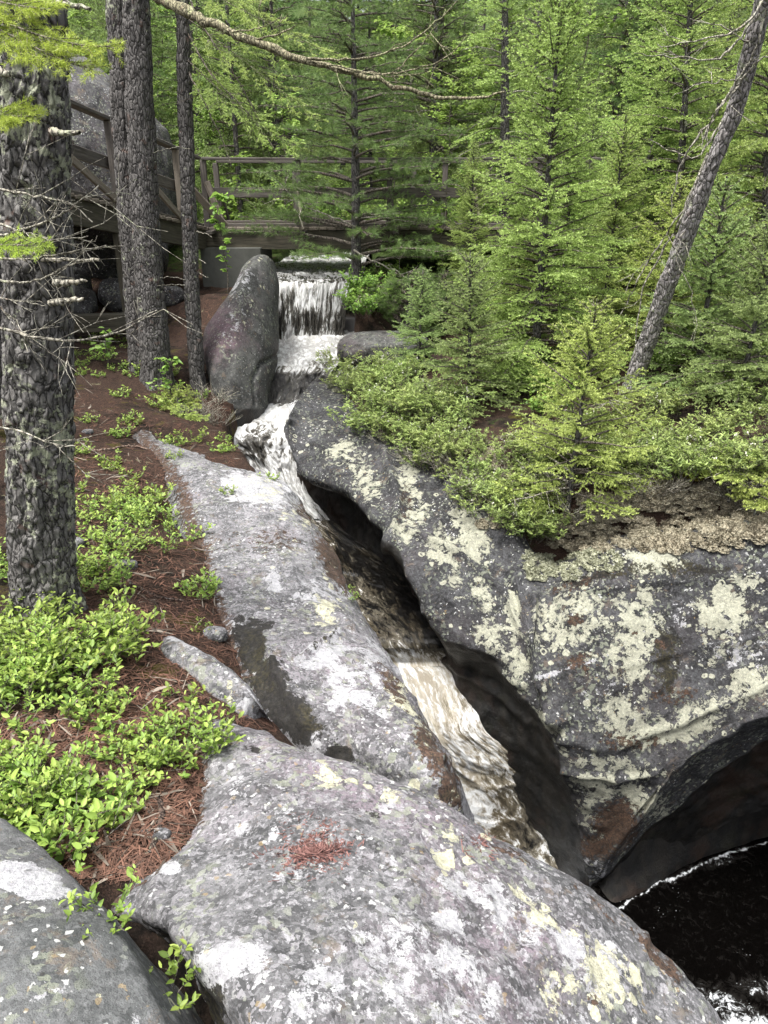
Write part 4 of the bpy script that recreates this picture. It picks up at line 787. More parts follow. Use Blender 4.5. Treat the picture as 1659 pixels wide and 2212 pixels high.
def spruce_geo(H, R, seed, whorl=0.12, per=5, dens=120, nl=0.014, nw=0.0026, base=0.12, droop=0.35, tw=0.042, power=0.85, gap=0.0, dead=0.0, maxL3=0.07):
    rng = np.random.default_rng(seed); S0, S1, T0, T1, br = [], [], [], [], []
    dbr = []; dens = dens*2.3; nw = nw*2.7; nl = nl*1.12; tw = tw*1.05; maxL3 = maxL3*1.2
    h = base*H
    while h < H*0.985:
        f = (h/H-base)/(1-base); Lm = R*(1-f)**power + 0.04
        az0 = rng.random()*6.28
        for k in range(per if Lm > 0.12 else max(3, per-2)):
            if rng.random() < gap: continue
            az = az0 + k*6.283/per + rng.normal()*0.25; L = Lm*rng.uniform(0.65, 1.12); hh = h + rng.uniform(-.5, .5)*whorl
            isdead = rng.random() < dead*(1-f)
            dh = np.array([math.cos(az), math.sin(az), 0]); up0 = 0.15+0.75*f + rng.normal()*0.06; dr = droop*(1-f)*1.5+0.15
            m = max(3, int(L/0.09)+1); s = np.linspace(0, 1, m+1)
            pts = np.array([0, 0, hh]) + dh*(s*L*0.97)[:, None] + np.array([0, 0, 1])*((up0*s - dr*s*s + 0.22*s**3)*L)[:, None]
            pts += rng.normal(size=pts.shape)*0.008*s[:, None]
            (dbr if isdead else br).append((pts, np.linspace(0.006+0.009*L, 0.0018, m+1)))
            sidev = np.array([-dh[1], dh[0], 0])
            if isdead:
                for q in range(int(L/0.06)):
                    s0 = rng.uniform(.25, .95); pp = np.array([np.interp(s0, s, pts[:, c]) for c in range(3)])
                    e = pp + (dh*0.5+sidev*rng.choice([-1, 1])*0.8+np.array([0, 0, rng.normal()*.3]))*rng.uniform(.06, .22)
                    dbr.append((np.stack([pp, (pp+e)/2+rng.normal(size=3)*.006, e]), [0.003, 0.0022, 0.0012]))
                continue
            bare = 0.30 if L > 0.5 else 0.12
            for a, b, sa, sb in zip(pts[:-1], pts[1:], s[:-1], s[1:]):
                if sa > bare: S0.append(a); S1.append(b); T0.append(max(0, (sa-0.8)*4)); T1.append(max(0, (sb-0.8)*4))
            q = bare*L
            while q < L:
                s0 = q/L; pp = np.array([np.interp(s0, s, pts[:, c]) for c in range(3)])
                for sg in (-1, 1):
                    l2 = (0.42*L*(1-s0)**0.8*min(1, 0.4+s0*2)+0.045)*rng.uniform(0.6, 1.15)
                    ang = rng.uniform(0.75, 1.1); d2 = dh*math.cos(ang)+sidev*sg*math.sin(ang)+np.array([0, 0, rng.normal()*.16 - 0.05])
                    m2 = max(1, int(l2/0.1)+1); prev = pp
                    for j in range(m2):
                        d2 = d2 + np.array([0, 0, -0.14 if j < m2-1 else 0.10]); e = prev + d2/np.linalg.norm(d2)*l2/m2
                        S0.append(prev); S1.append(e); T0.append(0.15+0.5*j/m2); T1.append(0.15+(0.85*(j+1)/m2)); 
                        nn = int(l2/m2/tw)
                        if l2 > 0.09:
                            for z in range(nn):
                                uu = (z+rng.random())/max(nn, 1); b0 = prev+(e-prev)*uu; sg3 = 1 if z % 2 else -1
                                pd = np.cross(d2, [0, 0, 1]); pd /= np.linalg.norm(pd)+1e-9
                                d3 = d2/np.linalg.norm(d2)*0.65+pd*sg3*0.8+np.array([0, 0, rng.normal()*.2]); l3 = min(maxL3, 0.35*l2)*rng.uniform(.6, 1.2)
                                S0.append(b0); S1.append(b0+d3*l3); T0.append(0.5); T1.append(1.0)
                        prev = e
                q += tw*rng.uniform(.8, 1.25)
        h += whorl*rng.uniform(.75, 1.25)*(0.6+0.4*min(1, Lm/0.4))
    # leader
    S0.append(np.array([0, 0, H*0.93])); S1.append(np.array([0, 0, H])); T0.append(.5); T1.append(1.)
    V, Fc, tip, rnd = needles_np(np.array(S0), np.array(S1), np.array(T0), np.array(T1), dens, nl, nw, rng)
    return (V, Fc, tip, rnd), br, dbr
def shear(V, lean):            # bend a straight tree along its own leaning axis: lean(h) -> xy offset
    V = V.copy(); o = lean(V[:, 2]); V[:, 0] += o[0]; V[:, 1] += o[1]; return V
def trunk_mesh(path, rad, mat, seed=0, sides=18, n=60, relief=0.006, fine=False, flare=0.0):
    path = np.asarray(path, float); d = np.concatenate([[0], np.cumsum(np.linalg.norm(path[1:]-path[:-1], axis=1))])
    P = cr_resample(path[:, None, :], n, 0)[:, 0]; t = np.linspace(0, 1, n); r = np.interp(t, d/d[-1], rad)
    an = np.linspace(0, 2*math.pi, sides, endpoint=False); C = np.stack([np.cos(an), np.sin(an), 0*an], -1)
    G = P[:, None] + r[:, None, None]*C[None]
    q = np.stack([np.repeat((C[None, :, 0]), n, 0).ravel()*r.mean()*1.0, np.repeat(C[None, :, 1], n, 0).ravel()*r.mean(), np.repeat(P[:, 2], sides)], -1)
    w1 = q*np.array([38, 38, 11.0]) if fine else q*np.array([30, 30, 9.0])
    w1 = w1 + 1.2*np.stack([fbm(q, 14, 2, seed+4), fbm(q, 14, 2, seed+5), fbm(q, 14, 2, seed+6)], -1)
    rid = 1-np.abs(fbm(w1, 1.0, 3, seed))*2.6
    if fine: rid = 0.6*rid + 0.9*(1-np.abs(fbm(w1*np.array([0.42, 0.42, 0.34]), 1.0, 2, seed+8))*3.0)
    lump = fbm(q, 5, 3, seed+2)
    Dp = relief*rid + 0.02*lump*r.mean()/0.15
    if flare > 0:
        hh = np.repeat(P[:, 2]-P[0, 2], sides); lob = np.tile(np.cos(5*an+seed)+0.6*np.cos(3*an+2*seed), n); Dp = Dp + flare*np.clip(lob, -0.3, 2)*np.exp(-((hh-0.1)/0.22))
    V = G.reshape(-1, 3) + np.repeat(C[None], n, 0).reshape(-1, 3)*Dp[:, None]
    return mesh_np('trunk', V, grid_faces(n, sides, True), mat, True, {'ridge': rid})
def part(name, V, Fc, mat, parent, smooth_=False, **attrs):
    return obj(name, mesh_np(name, V, Fc, mat, smooth_, attrs), parent)
def copy_tree(o, loc, rz, sc, label=None, group=None):
    c = o.copy(); col.objects.link(c); c.location = loc; c.rotation_euler = (0, 0, rz); c.scale = sc if hasattr(sc, '__len__') else (sc,)*3
    if label: c['label'] = label
    if group: c['group'] = group
    elif 'group' in c.keys() and label: del c['group']
    for ch in o.children:
        k = ch.copy(); col.objects.link(k); k.parent = c
    return c
def spruce(name, root_at, H, R, seed, mat, label, lean=None, rtrunk=None, group=None, bark=None, below=0.25, **kw):
    (V, Fc, tip, rnd), br, dbr = spruce_geo(H, R, seed, **kw)
    ln = lean or (lambda h: (0*h, 0*h))
    root = empty(name, root_at, label, 'tree', group)
    rt = rtrunk or 0.011*H+0.008
    hs_ = np.linspace(-below, H, 9); o = ln(hs_)
    path = np.stack([o[0]+0*hs_, o[1]+0*hs_, hs_], -1)
    obj('trunk', trunk_mesh(path, np.interp(hs_, [-below, 0, H], [rt*1.3, rt, 0.004]), bark or M_bark2, seed, 12, 50, 0.003), root)
    if br:
        bv, bf = tube_np(br, 4); part('branches', shear(bv, ln), bf, M_twig, root, True)
    if dbr:
        bv, bf = tube_np(dbr, 4); part('dead_branches', shear(bv, ln), bf, M_deadtwig, root, True)['kind'] = 'stuff'
    part('crown', shear(V, ln), Fc, mat, root, tip=tip, rnd=rnd)
    return root
def leaves_np(P, D, Nn, ln, wd, tip, rng, shape='oval'):
    """folded leaves: P base, D direction, Nn normal; 6 verts / 4 tris each"""
    n = len(P); D = D/np.linalg.norm(D, axis=1, keepdims=True); S = np.cross(D, Nn); S /= np.linalg.norm(S, axis=1, keepdims=True)+1e-9; U = np.cross(S, D)
    ln = ln[:, None]; wd = wd[:, None]
    V = np.empty((n, 6, 3))
    V[:, 0] = P; V[:, 1] = P+D*ln*0.35+S*wd/2+U*wd*0.18; V[:, 2] = P+D*ln*0.72+S*wd*0.40+U*wd*0.13; V[:, 3] = P+D*ln-U*ln*0.10; V[:, 4] = P+D*ln*0.72-S*wd*0.40+U*wd*0.13; V[:, 5] = P+D*ln*0.35-S*wd/2+U*wd*0.18
    f = np.array([[0, 1, 3], [1, 2, 3], [0, 3, 5], [3, 4, 5]]); Fc = (np.arange(n)[:, None, None]*6+f[None]).reshape(-1, 3)
    return V.reshape(-1, 3), Fc, np.repeat(tip, 6), np.repeat(rng.random(n), 6)
def bush_geo(seed, stems=18, h=0.22, spread=0.16, ll=0.022, lw=0.011, per=16, splay=0.9, tipgain=1.0, start=0.25, clump=False, branch=2):
    rng = np.random.default_rng(seed); P, D, N, T, tubes = [], [], [], [], []
    for i in range(stems):
        a = rng.random()*6.283; r = spread*math.sqrt(rng.random())*0.6; b = np.array([math.cos(a)*r, math.sin(a)*r, -0.03])
        dirn = np.array([math.cos(a)*splay*rng.uniform(.2, 1), math.sin(a)*splay*rng.uniform(.2, 1), 1.0]); hh = h*rng.uniform(.6, 1.15)
        stk = [(b, dirn, hh)]
        for j in range(branch):
            stk.append((b+dirn/np.linalg.norm(dirn)*hh*rng.uniform(.35, .75), dirn+np.append(rng.normal(size=2)*0.8, 0), hh*rng.uniform(.35, .6)))
        for (p, d, l) in stk:
            d = d/np.linalg.norm(d); m = 4; pts = [p]
            for k in range(m):
                d = d+rng.normal(size=3)*0.12; d /= np.linalg.norm(d); pts.append(pts[-1]+d*l/m)
            pts = np.array(pts); tubes.append((pts, np.linspace(0.0022, 0.0009, m+1)*(h/0.22)**0.5))
            nl_ = max(4, int(per*l/h))
            for k in range(nl_):
                s0 = (1-(1-start)*(rng.random()**(2.2 if clump else 1.0))); q = np.array([np.interp(s0*m, np.arange(m+1), pts[:, c]) for c in range(3)])
                az = rng.random()*6.283; e = np.array([math.cos(az), math.sin(az), rng.uniform(-.1, .7)])+d*0.4
                P.append(q); D.append(e); N.append(np.array([0, 0, 1])+rng.normal(size=3)*0.35); T.append(np.clip((s0-0.55)*1.6*tipgain+rng.normal()*.15, 0, 1))
    P, D, N, T = map(np.array, (P, D, N, T)); n = len(P)
    lv = leaves_np(P, D, N, ll*(rk := rng.uniform(.4, 1.3, n)), lw*rk*rng.uniform(.8, 1.15, n), T, rng)
    return lv, tubes
def bush(name, seed, mat, label, group, cat='shrub', loc=(0, 0, 0), **kw):
    (V, Fc, tip, rnd), tubes = bush_geo(seed, **kw)
    root = empty(name, loc, label, cat, group); tv, tf = tube_np(tubes, 3)
    part('stems', tv, tf, M_twig, root, True); part('foliage', V, Fc, mat, root, tip=tip, rnd=rnd)
    return root
def pine_geo(H, R, seed, base=0.3, per=4, whorl=0.35, nl=0.085, tuft=34, up=0.25, nw=0.0022, sub=0.11):
    rng = np.random.default_rng(seed); br, S0, S1, T0, T1 = [], [], [], [], []
    h = base*H
    while h < H*0.97:
        f = (h/H-base)/(1-base); Lm = R*(1-f*0.8)
        for k in range(per):
            az = rng.random()*6.283; L = Lm*rng.uniform(.55, 1.1); dh = np.array([math.cos(az), math.sin(az), 0]); m = 7; s = np.linspace(0, 1, m)
            pts = np.array([0, 0, h+rng.normal()*.08])+dh*(s*L)[:, None]+np.array([0, 0, 1])*((up*s-0.35*s*s+0.12*s**3)*L)[:, None]+rng.normal(size=(m, 3))*0.02*s[:, None]
            br.append((pts, np.linspace(0.008+0.012*L, 0.003, m))); sidev = np.array([-dh[1], dh[0], 0]); q = 0.3*L
            while q < L*1.01:
                pp = np.array([np.interp(q/L, s, pts[:, c]) for c in range(3)])
                for sg in (-1, 1):
                    l2 = (0.45*(L-q)+0.10)*rng.uniform(.5, 1.1); d2 = dh*0.7+sidev*sg*rng.uniform(.4, .9)+np.array([0, 0, rng.uniform(-.1, .35)]); d2 /= np.linalg.norm(d2)
                    e = pp+d2*l2; br.append((np.stack([pp, (pp+e)/2-[0, 0, .01], e]), [0.004, 0.003, 0.002]))
                    for z in range(max(1, int(l2/0.09))):
                        b0 = pp+d2*l2*(1-z*0.09/l2 if l2 > .09 else 1); d3 = d2+rng.normal(size=3)*0.4; d3 /= np.linalg.norm(d3)
                        S0.append(b0-d3*0.05); S1.append(b0); T0.append(rng.random()*.4); T1.append(rng.random()*.8)
                q += sub*rng.uniform(.8, 1.3)
        h += whorl*rng.uniform(.6, 1.3)
    S0, S1, T0, T1 = map(np.array, (S0, S1, T0, T1))
    return needles_np(S0, S1, T0, T1, tuft/0.05, nl, nw, rng, 0.62), br
def sapling_geo(H, seed, n=220, ll=0.055, lw=0.04, R=0.45, nbr=12):
    rng = np.random.default_rng(seed); tubes, P, D, N, T = [], [], [], [], []
    m = 8; st = np.cumsum(np.vstack([[0, 0, 0], np.column_stack([rng.normal(size=(m, 2))*0.05*H/m*2, np.full(m, H/m)])]), 0); tubes.append((st, np.linspace(0.006+0.003*H, 0.002, m+1)))
    ends = []
    for k in range(nbr):
        s0 = rng.uniform(.2, .98); p = np.array([np.interp(s0*m, np.arange(m+1), st[:, c]) for c in range(3)]); az = rng.random()*6.283
        l = R*rng.uniform(.5, 1.1)*(1.15-s0*0.7); e = p+np.array([math.cos(az)*l, math.sin(az)*l, l*rng.uniform(.0, .8)]); pts = np.stack([p, p*.6+e*.4+[0, 0, .02], e]); tubes.append((pts, [0.005, 0.0035, 0.0015])); ends.append(pts)
    for i in range(n):
        pts = ends[rng.integers(len(ends))]; s0 = rng.uniform(.25, 1)*2; p = np.array([np.interp(s0, [0, 1, 2], pts[:, c]) for c in range(3)])
        a = rng.random()*6.283; P.append(p+rng.normal(size=3)*0.02); D.append([math.cos(a), math.sin(a), rng.uniform(-.5, .3)]); N.append(np.array([0, 0, 1])+rng.normal(size=3)*.45); T.append(rng.random()*.8)
    P, D, N, T = map(np.array, (P, D, N, T))
    return leaves_np(P, D, N, ll*rng.uniform(.6, 1.2, n), lw*rng.uniform(.7, 1.2, n), T, rng), tubes
# ================================================================ placing things on the terrain
from mathutils.bvhtree import BVHTree
bpy.context.view_layer.update(); dg = bpy.context.evaluated_depsgraph_get()
SOLID = [o for o in col.objects if o.type == 'MESH' and o.parent is None and o.name.split('.')[0] in ('ground', 'rock_slab', 'rock_outcrop', 'boulder', 'rock_wall')]
BV = [(o, BVHTree.FromObject(o, dg), o.matrix_world.inverted()) for o in SOLID]
def cast(o_, d_):
    best = None
    o_, d_ = Vector(o_), Vector(d_).normalized()
    for ob, bv, mi in BV:
        h = bv.ray_cast(mi @ o_, d_)
        if h[0] is not None and (best is None or h[3] < best[3]): best = (ob.matrix_world @ h[0], h[1], ob, h[3])
    return best
def drop(px, py):
    h = cast(EYE, ray(px, py)); return None if h is None else h
def down(x, y):
    h = cast((x, y, 12.0), (0, 0, -1)); return None if h is None else h
def at_px(px, Y, zf):                 # ground point below image column px at forward distance Y
    X = 0.0
    for _ in range(12):
        z = float(zf(np.array([X]), np.array([Y]))[0]); X = (px-CX)/F*(Y*cp-(z-6)*sp)
    h = down(X, Y); return np.array([X, Y, h[0].z if h and h[2].name.startswith('ground') else z])
def lean_to(base, top):
    H = top[2]-base[2]; dx, dy = (top-base)[:2]/H
    return H, (lambda h: (dx*h, dy*h))
# ---------------------------------------------------------------- the trunks on the left
def trunk_tree(name, pts, rad, mat, label, seed, sides=120, n=300, relief=0.012, base=None, flare=0.0):
    P = np.array([PY(*a) for a in pts]); b = P[0] if base is None else base
    root = empty(name, b, label, 'tree')
    me = trunk_mesh(P-b, rad, mat, seed, sides, n, relief, True, flare); obj('trunk', me, root); return root, b
t1, b1 = trunk_tree('spruce_tree', [(92, 1420, 3.30), (92, 1330, 3.30), (90, 1260, 3.30), (86, 1000, 3.28), (80, 600, 3.26), (64, 50, 3.22), (52, -350, 3.2), (20, -1400, 3.2)], [0.235, 0.185, 0.145, 0.132, 0.128, 0.120, 0.113, 0.10], M_bark,
                    'thick rough barked trunk nearest the camera on the left, flaring into green shrubs', 5, 170, 430, 0.014, None, 0.035)
t2, b2 = trunk_tree('spruce_tree', [(342, 850, 8.65), (338, 800, 8.65), (325, 640, 8.65), (308, 350, 8.65), (293, 0, 8.65), (285, -300, 8.6), (270, -900, 8.6)], [0.19, 0.165, 0.150, 0.135, 0.12, 0.11, 0.09], M_bark2, 'front one of the two dark trunks standing close together before the ramp', 15, 70, 240, 0.010, None, 0.03)
t3, b3 = trunk_tree('spruce_tree', [(305, 850, 8.95), (308, 800, 8.95), (297, 640, 8.95), (275, 350, 8.95), (255, 0, 8.95), (245, -300, 9), (230, -900, 9)], [0.18, 0.155, 0.140, 0.13, 0.115, 0.11, 0.09], M_bark2, 'rear one of the two dark trunks standing close together before the ramp', 25, 70, 240, 0.010, None, 0.03)
t4, b4 = trunk_tree('spruce_tree', [(430, 850, 8.8), (425, 800, 8.8), (415, 640, 8.8), (404, 350, 8.8), (393, 0, 8.8), (388, -300, 8.8), (375, -900, 8.8)], [0.09, 0.082, 0.078, 0.074, 0.068, 0.06, 0.05], M_bark2, 'slender dark trunk right of the paired trunks, before the ramp', 35, 60, 300, 0.008)
t5, b5 = trunk_tree('spruce_tree', [(-8, 900, 6.2), (-6, 800, 6.2), (-4, 600, 6.2), (-12, 200, 6.2), (-20, -300, 6.2)], [0.10, 0.09, 0.085, 0.08, 0.07], M_bark2, 'dark trunk cut by the left edge of the picture behind the nearest trunk', 45, 50, 200, 0.008)
def tubes_px(root, b, name, lst, mat, sides=6, rng=None, twigs=0, tw_len=(0.1, 0.3), tw_r=0.0022, wig=0.01, drift=(0, 0, 0)):
    """lst: list of ([(px, py, dist), ...], r0, r1)"""
    rng = rng or np.random.default_rng(3); last = None
    for pts, r0, r1 in lst:
        paths = []
        C = np.array([PY(*a) for a in pts]); n = max(5, len(pts)*5); Q = cr_resample(C[:, None], n, 0)[:, 0]; Q[1:-1] += rng.normal(size=(n-2, 3))*wig*0.4
        paths.append((Q-b, np.linspace(r0, r1, n)*(1+0.12*rng.normal(size=n))))
        Ltot = np.linalg.norm(C[-1]-C[0])
        for k in range(int(twigs*Ltot)):
            i = rng.integers(n//4, n-1); d = Q[i+1]-Q[i]; d /= np.linalg.norm(d); e = d*0.6+rng.normal(size=3)*0.6+np.array(drift); e /= np.linalg.norm(e); l = rng.uniform(*tw_len); p = Q[i]-b
            m_ = p+e*l*0.5+rng.normal(size=3)*l*0.08; q = p+e*l+rng.normal(size=3)*l*0.12; paths.append((np.stack([p, m_, q]), [tw_r, tw_r*.8, tw_r*.4]))
            for _ in range(2):
                e2 = e+rng.normal(size=3)*0.6; paths.append((np.stack([m_, m_+e2*l*0.2, m_+e2*l*0.35+rng.normal(size=3)*.01]), [tw_r*.7, tw_r*.5, tw_r*.3]))
        V, Fc = tube_np(paths, sides); last = part(name, V, Fc, mat, root, True)
    return last
rg = np.random.default_rng(11)
# stubs and dead twigs of the near trunk
for i, pts in enumerate([[(110, 285, 3.14), (140, 287, 3.08), (172, 286, 3.05)], [(120, 612, 3.14), (160, 610, 3.1), (186, 605, 3.08)], [(110, 655, 3.14), (155, 648, 3.1), (182, 646, 3.08)], [(60, 8, 3.12), (140, 8, 3.05), (195, 20, 3.0)], [(90, 560, 3.14), (150, 562, 3.1), (215, 562, 3.05)], [(-10, 150, 3.1), (8, 158, 3.08), (22, 160, 3.05)]]):
    tubes_px(t1, b1, 'branch_stub', [(pts, 0.016 if i != 4 else .008, 0.006)], M_deadtwig, 7, rg, 0, wig=0.006)
tubes_px(t1, b1, 'dead_branch', [([(-60, 400, 3.05), (60, 420, 2.9), (150, 440, 2.8), (200, 480, 2.75)], .006, .002), ([(-40, 520, 3.0), (60, 490, 2.85), (140, 460, 2.75), (215, 400, 2.7)], .006, .002), ([(-40, 560, 3.0), (60, 560, 2.9), (150, 545, 2.8), (230, 530, 2.75)], .005, .002), ([(-40, 600, 3.0), (50, 610, 2.9), (120, 590, 2.8), (180, 560, 2.75)], .006, .002), ([(-40, 470, 3.0), (50, 500, 2.9), (120, 520, 2.8), (190, 510, 2.75)], .005, .002), ([(-30, 640, 3.0), (40, 650, 2.9), (100, 660, 2.85)], .004, .0015),
   ([(-60, 690, 3.0), (60, 725, 2.9), (170, 735, 2.8), (260, 715, 2.75), (340, 670, 2.7)], .008, .002), ([(-60, 915, 2.9), (40, 930, 2.85), (100, 955, 2.8), (165, 965, 2.75)], .006, .002), ([(-40, 640, 3.0), (30, 690, 2.95), (60, 760, 2.9)], .004, .002)],
   M_deadtwig, 5, rg, 13, (0.08, 0.30), 0.0020, 0.006, (0.35, 0, 0))
# overhead lichen-covered branch
tubes_px(t2, b2, 'bare_branch', [([(293, -60, 8.6), (350, 0, 8.2), (430, 38, 7.9), (520, 78, 7.7), (600, 108, 7.6), (660, 130, 7.5), (760, 158, 7.4), (860, 188, 7.3), (950, 212, 7.2), (1030, 212, 7.1), (1090, 198, 7.0)], .055, .008)], M_mossbr, 9, rg, 0, wig=0.02)
tubes_px(t2, b2, 'bare_twig', [([(545, 85, 7.65), (600, 75, 7.6), (640, 55, 7.55)], .012, .004), ([(650, 128, 7.5), (760, 128, 7.4), (850, 110, 7.3), (930, 60, 7.25), (1010, -20, 7.2)], .012, .003), ([(700, 140, 7.45), (800, 160, 7.3), (900, 150, 7.2), (970, 120, 7.1), (1010, 75, 7.1)], .010, .003), ([(660, 130, 7.5), (740, 145, 7.3), (830, 165, 7.2), (930, 155, 7.1)], .009, .003),
   ([(860, 150, 7.2), (940, 60, 7.1), (960, 20, 7.1), (900, 10, 7.1)], .006, .002), ([(500, 70, 7.7), (560, 60, 7.6), (600, 40, 7.6)], .008, .003)], M_mossbr, 6, rg, 2.5, (0.1, 0.4), 0.004, 0.012)
tubes_px(t4, b4, 'dead_twig', [([(425, 500, 8.75), (445, 505, 8.6), (458, 512, 8.5)], .006, .002), ([(430, 560, 8.75), (445, 570, 8.6)], .006, .002), ([(430, 590, 8.75), (450, 600, 8.6)], .005, .002), ([(400, 605, 8.7), (370, 598, 8.6), (345, 600, 8.5)], .006, .002), ([(410, 322, 8.7), (380, 318, 8.6), (330, 330, 8.5)], .004, .002), ([(400, 616, 8.7), (370, 615, 8.6), (340, 618, 8.5)], .006, .002)], M_deadtwig, 5, rg, 1, (0.05, 0.15))
# drooping bare twigs near the top middle
tubes_px(t4, b4, 'dead_branch', [([(400, -20, 8.8), (440, 60, 8.6), (500, 150, 8.5), (560, 260, 8.4)], .012, .003), ([(400, 60, 8.8), (450, 150, 8.6), (540, 250, 8.4), (600, 330, 8.3)], .010, .003), ([(400, 140, 8.8), (440, 220, 8.6), (480, 300, 8.5), (500, 360, 8.4)], .010, .003)], M_twig, 5, rg, 6, (0.15, 0.5), 0.003, 0.01, (0.1, 0, -0.3))
# bright needled bough across the near trunk
def bough(root, b, name, spines, mat, seed, dens=900, nl=0.016, nw=0.0017, l2=0.20):
    rng = np.random.default_rng(seed); S0, S1, T0, T1, tb = [], [], [], [], []
    for pts in spines:
        C = np.array([PY(*a) for a in pts])-b; n = 26; Q = cr_resample(C[:, None], n, 0)[:, 0]; tb.append((Q, np.linspace(.005, .0015, n)))
        for i in range(2, n-1):
            d = Q[i+1]-Q[i]; d /= np.linalg.norm(d); S0.append(Q[i]); S1.append(Q[i+1]); T0.append(i/n*.6); T1.append(i/n*.6)
            for sg in (-1, 1):
                if rng.random() < 0.25: continue
                sv = np.cross(d, [0, -0.45, 0.9]); e = d*0.75+sv*sg*0.65+rng.normal(size=3)*0.12+[0, 0, -0.06]; e /= np.linalg.norm(e); l = l2*(1-i/n*0.75)*rng.uniform(.5, 1.1)
                q = Q[i]+e*l; S0.append(Q[i]); S1.append(Q[i]+e*l*.45); T0.append(.1); T1.append(.4); S0.append(Q[i]+e*l*.45); S1.append(q); T0.append(.75); T1.append(1.0); tb.append((np.stack([Q[i], q]), [.0018, .001]))
                for z in range(int(l/0.035)):
                    b0 = Q[i]+e*l*rng.uniform(.25, .9); d3 = e*0.7+np.cross(e, [0, -.45, .9])*rng.choice([-1, 1])*0.7+rng.normal(size=3)*.15; S0.append(b0); S1.append(b0+d3*rng.uniform(.03, .055)); T0.append(.8); T1.append(1.0)
    V, Fc, tip, rnd = needles_np(np.array(S0), np.array(S1), np.array(T0), np.array(T1), dens, nl, nw, rng, 0.7)
    k = obj(name, mesh_np(name, V, Fc, mat, False, dict(tip=tip, rnd=rnd)), root); tv, tf = tube_np(tb, 4); part('twigs', tv, tf, M_twig, k, True)
bough(t1, b1, 'needled_branch', [[(-80, 20, 2.75), (0, 45, 2.7), (80, 75, 2.65), (160, 95, 2.62), (225, 100, 2.6), (262, 92, 2.6)], [(-80, 30, 2.7), (20, 75, 2.65), (90, 110, 2.62), (150, 135, 2.6), (200, 150, 2.58)], [(-60, -10, 2.8), (0, 5, 2.75), (60, 15, 2.7), (110, 20, 2.7)], [(-80, 240, 2.7), (-20, 245, 2.68), (25, 250, 2.65), (55, 252, 2.62)]], M_tipbright, 5)
bough(t1, b1, 'needled_branch', [[(-60, 525, 2.8), (0, 530, 2.75), (50, 530, 2.7), (110, 535, 2.66)]], M_tipbright, 6, l2=0.12)
for k, sp_px in enumerate(([(405, 40, 8.75), (500, 110, 8.5), (600, 190, 8.3), (690, 260, 8.2)], [(405, -40, 8.75), (520, 20, 8.5), (640, 80, 8.3), (740, 130, 8.2)], [(405, 130, 8.75), (480, 200, 8.5), (560, 270, 8.35), (640, 320, 8.3)], [(405, -120, 8.8), (480, -40, 8.9), (560, 60, 9.0), (620, 150, 9.1)], [(400, 90, 8.8), (450, 140, 8.9), (510, 210, 9.0), (560, 300, 9.1)])):
    bough(t4, b4, 'needled_branch', [sp_px], M_spruce, 60+k, dens=330, nl=0.017, nw=0.006, l2=0.55)
# ---------------------------------------------------------------- spruces of the right bank
def spr(name, px, Y, top, R, seed, mat, label, **kw):
    b = at_px(px, Y, z_right); t = PY(top[0], top[1], top[2] if len(top) > 2 else Y); H, ln = lean_to(b, t)
    return spruce(name, b, H, R, seed, mat, label, lean=ln, **kw)
s_main = spr('spruce_tree', 1152, 8.6, (1222, -150), 1.12, 101, M_spruce, 'tall bright green spruce in the middle of the right bank', droop=0.30, base=0.05, dens=90, nl=0.016, nw=0.0038, power=0.75, gap=0.06, whorl=0.12, per=6, tw=0.045)
s_small = spr('spruce_sapling', 1013, 7.95, (1016, 540), 0.68, 102, M_spruceb, 'small bluish spruce left of the tall spruce, above the lichened outcrop', droop=0.2, base=0.06, dens=150, power=0.85, per=7)
s_sun = spr('spruce_sapling', 1226, 6.05, (1290, 645), 0.82, 103, M_sprucey, 'yellow green young spruce at the cliff edge with dead lower branches', droop=0.12, base=0.10, dens=170, nl=0.013, power=0.85, per=6, dead=0.15, gap=0.0)
s_r1 = spr('spruce_tree', 1300, 9.7, (1352, 250), 0.75, 104, M_spruce, 'slim spruce between the tall spruce and the leaning dead trunk', droop=0.3, base=0.04, dens=100, nw=0.0038, per=6)
s_r2 = spr('spruce_tree', 1455, 10.2, (1515, -420), 1.25, 105, M_spruce, 'dark trunked spruce behind the leaning dead trunk', droop=0.45, base=0.10, dens=52, nw=0.0052, whorl=0.15, gap=0.05)
s_r3 = spr('spruce_tree', 1640, 8.4, (1700, -500), 1.15, 106, M_spruce, 'spruce with drooping boughs at the right edge', droop=0.55, base=0.03, dens=52, nw=0.0052, whorl=0.15, gap=0.05)
s_b1 = spr('spruce_tree', 1090, 14.8, (1092, -520), 1.1, 107, M_spruce, 'dark spruce with a bare lower trunk behind the bridge rail', droop=0.5, base=0.15, dens=45, nw=0.005, nl=0.02, whorl=0.2, dead=0.5, gap=0.2, rtrunk=0.11)
for src, px, Y, rz, k, lb in ((s_small, 1500, 7.7, 1.0, 1.25, 'bushy spruce sapling right of the leaning dead trunk'), (s_sun, 1430, 8.7, 2.2, 1.1, 'yellowish spruce sapling just behind the foot of the leaning dead trunk'), (s_small, 1595, 7.0, 3.0, 1.05, 'bushy spruce sapling near the right edge above the reindeer lichen'), (s_r1, 1110, 9.6, 1.0, .7, 'slim spruce close behind the tall spruce on its left'),
        (s_small, 905, 9.3, 4.0, .75, 'little bluish spruce among the heath left of the small bluish spruce'), (s_main, 1590, 9.6, 2.0, .95, 'full green spruce behind the dead branches at the right edge'), (s_main, 1370, 11.3, 4.1, 1.0, 'full green spruce deep behind the slim spruce'), (s_main, 1010, 12.0, 5.0, .55, 'small full spruce at the right end of the bridge rail'), (s_r1, 1210, 10.6, 3.0, 1.0, 'slim green spruce right behind the tall spruce')):
    copy_tree(src, at_px(px, Y, z_right), rz, k, lb)
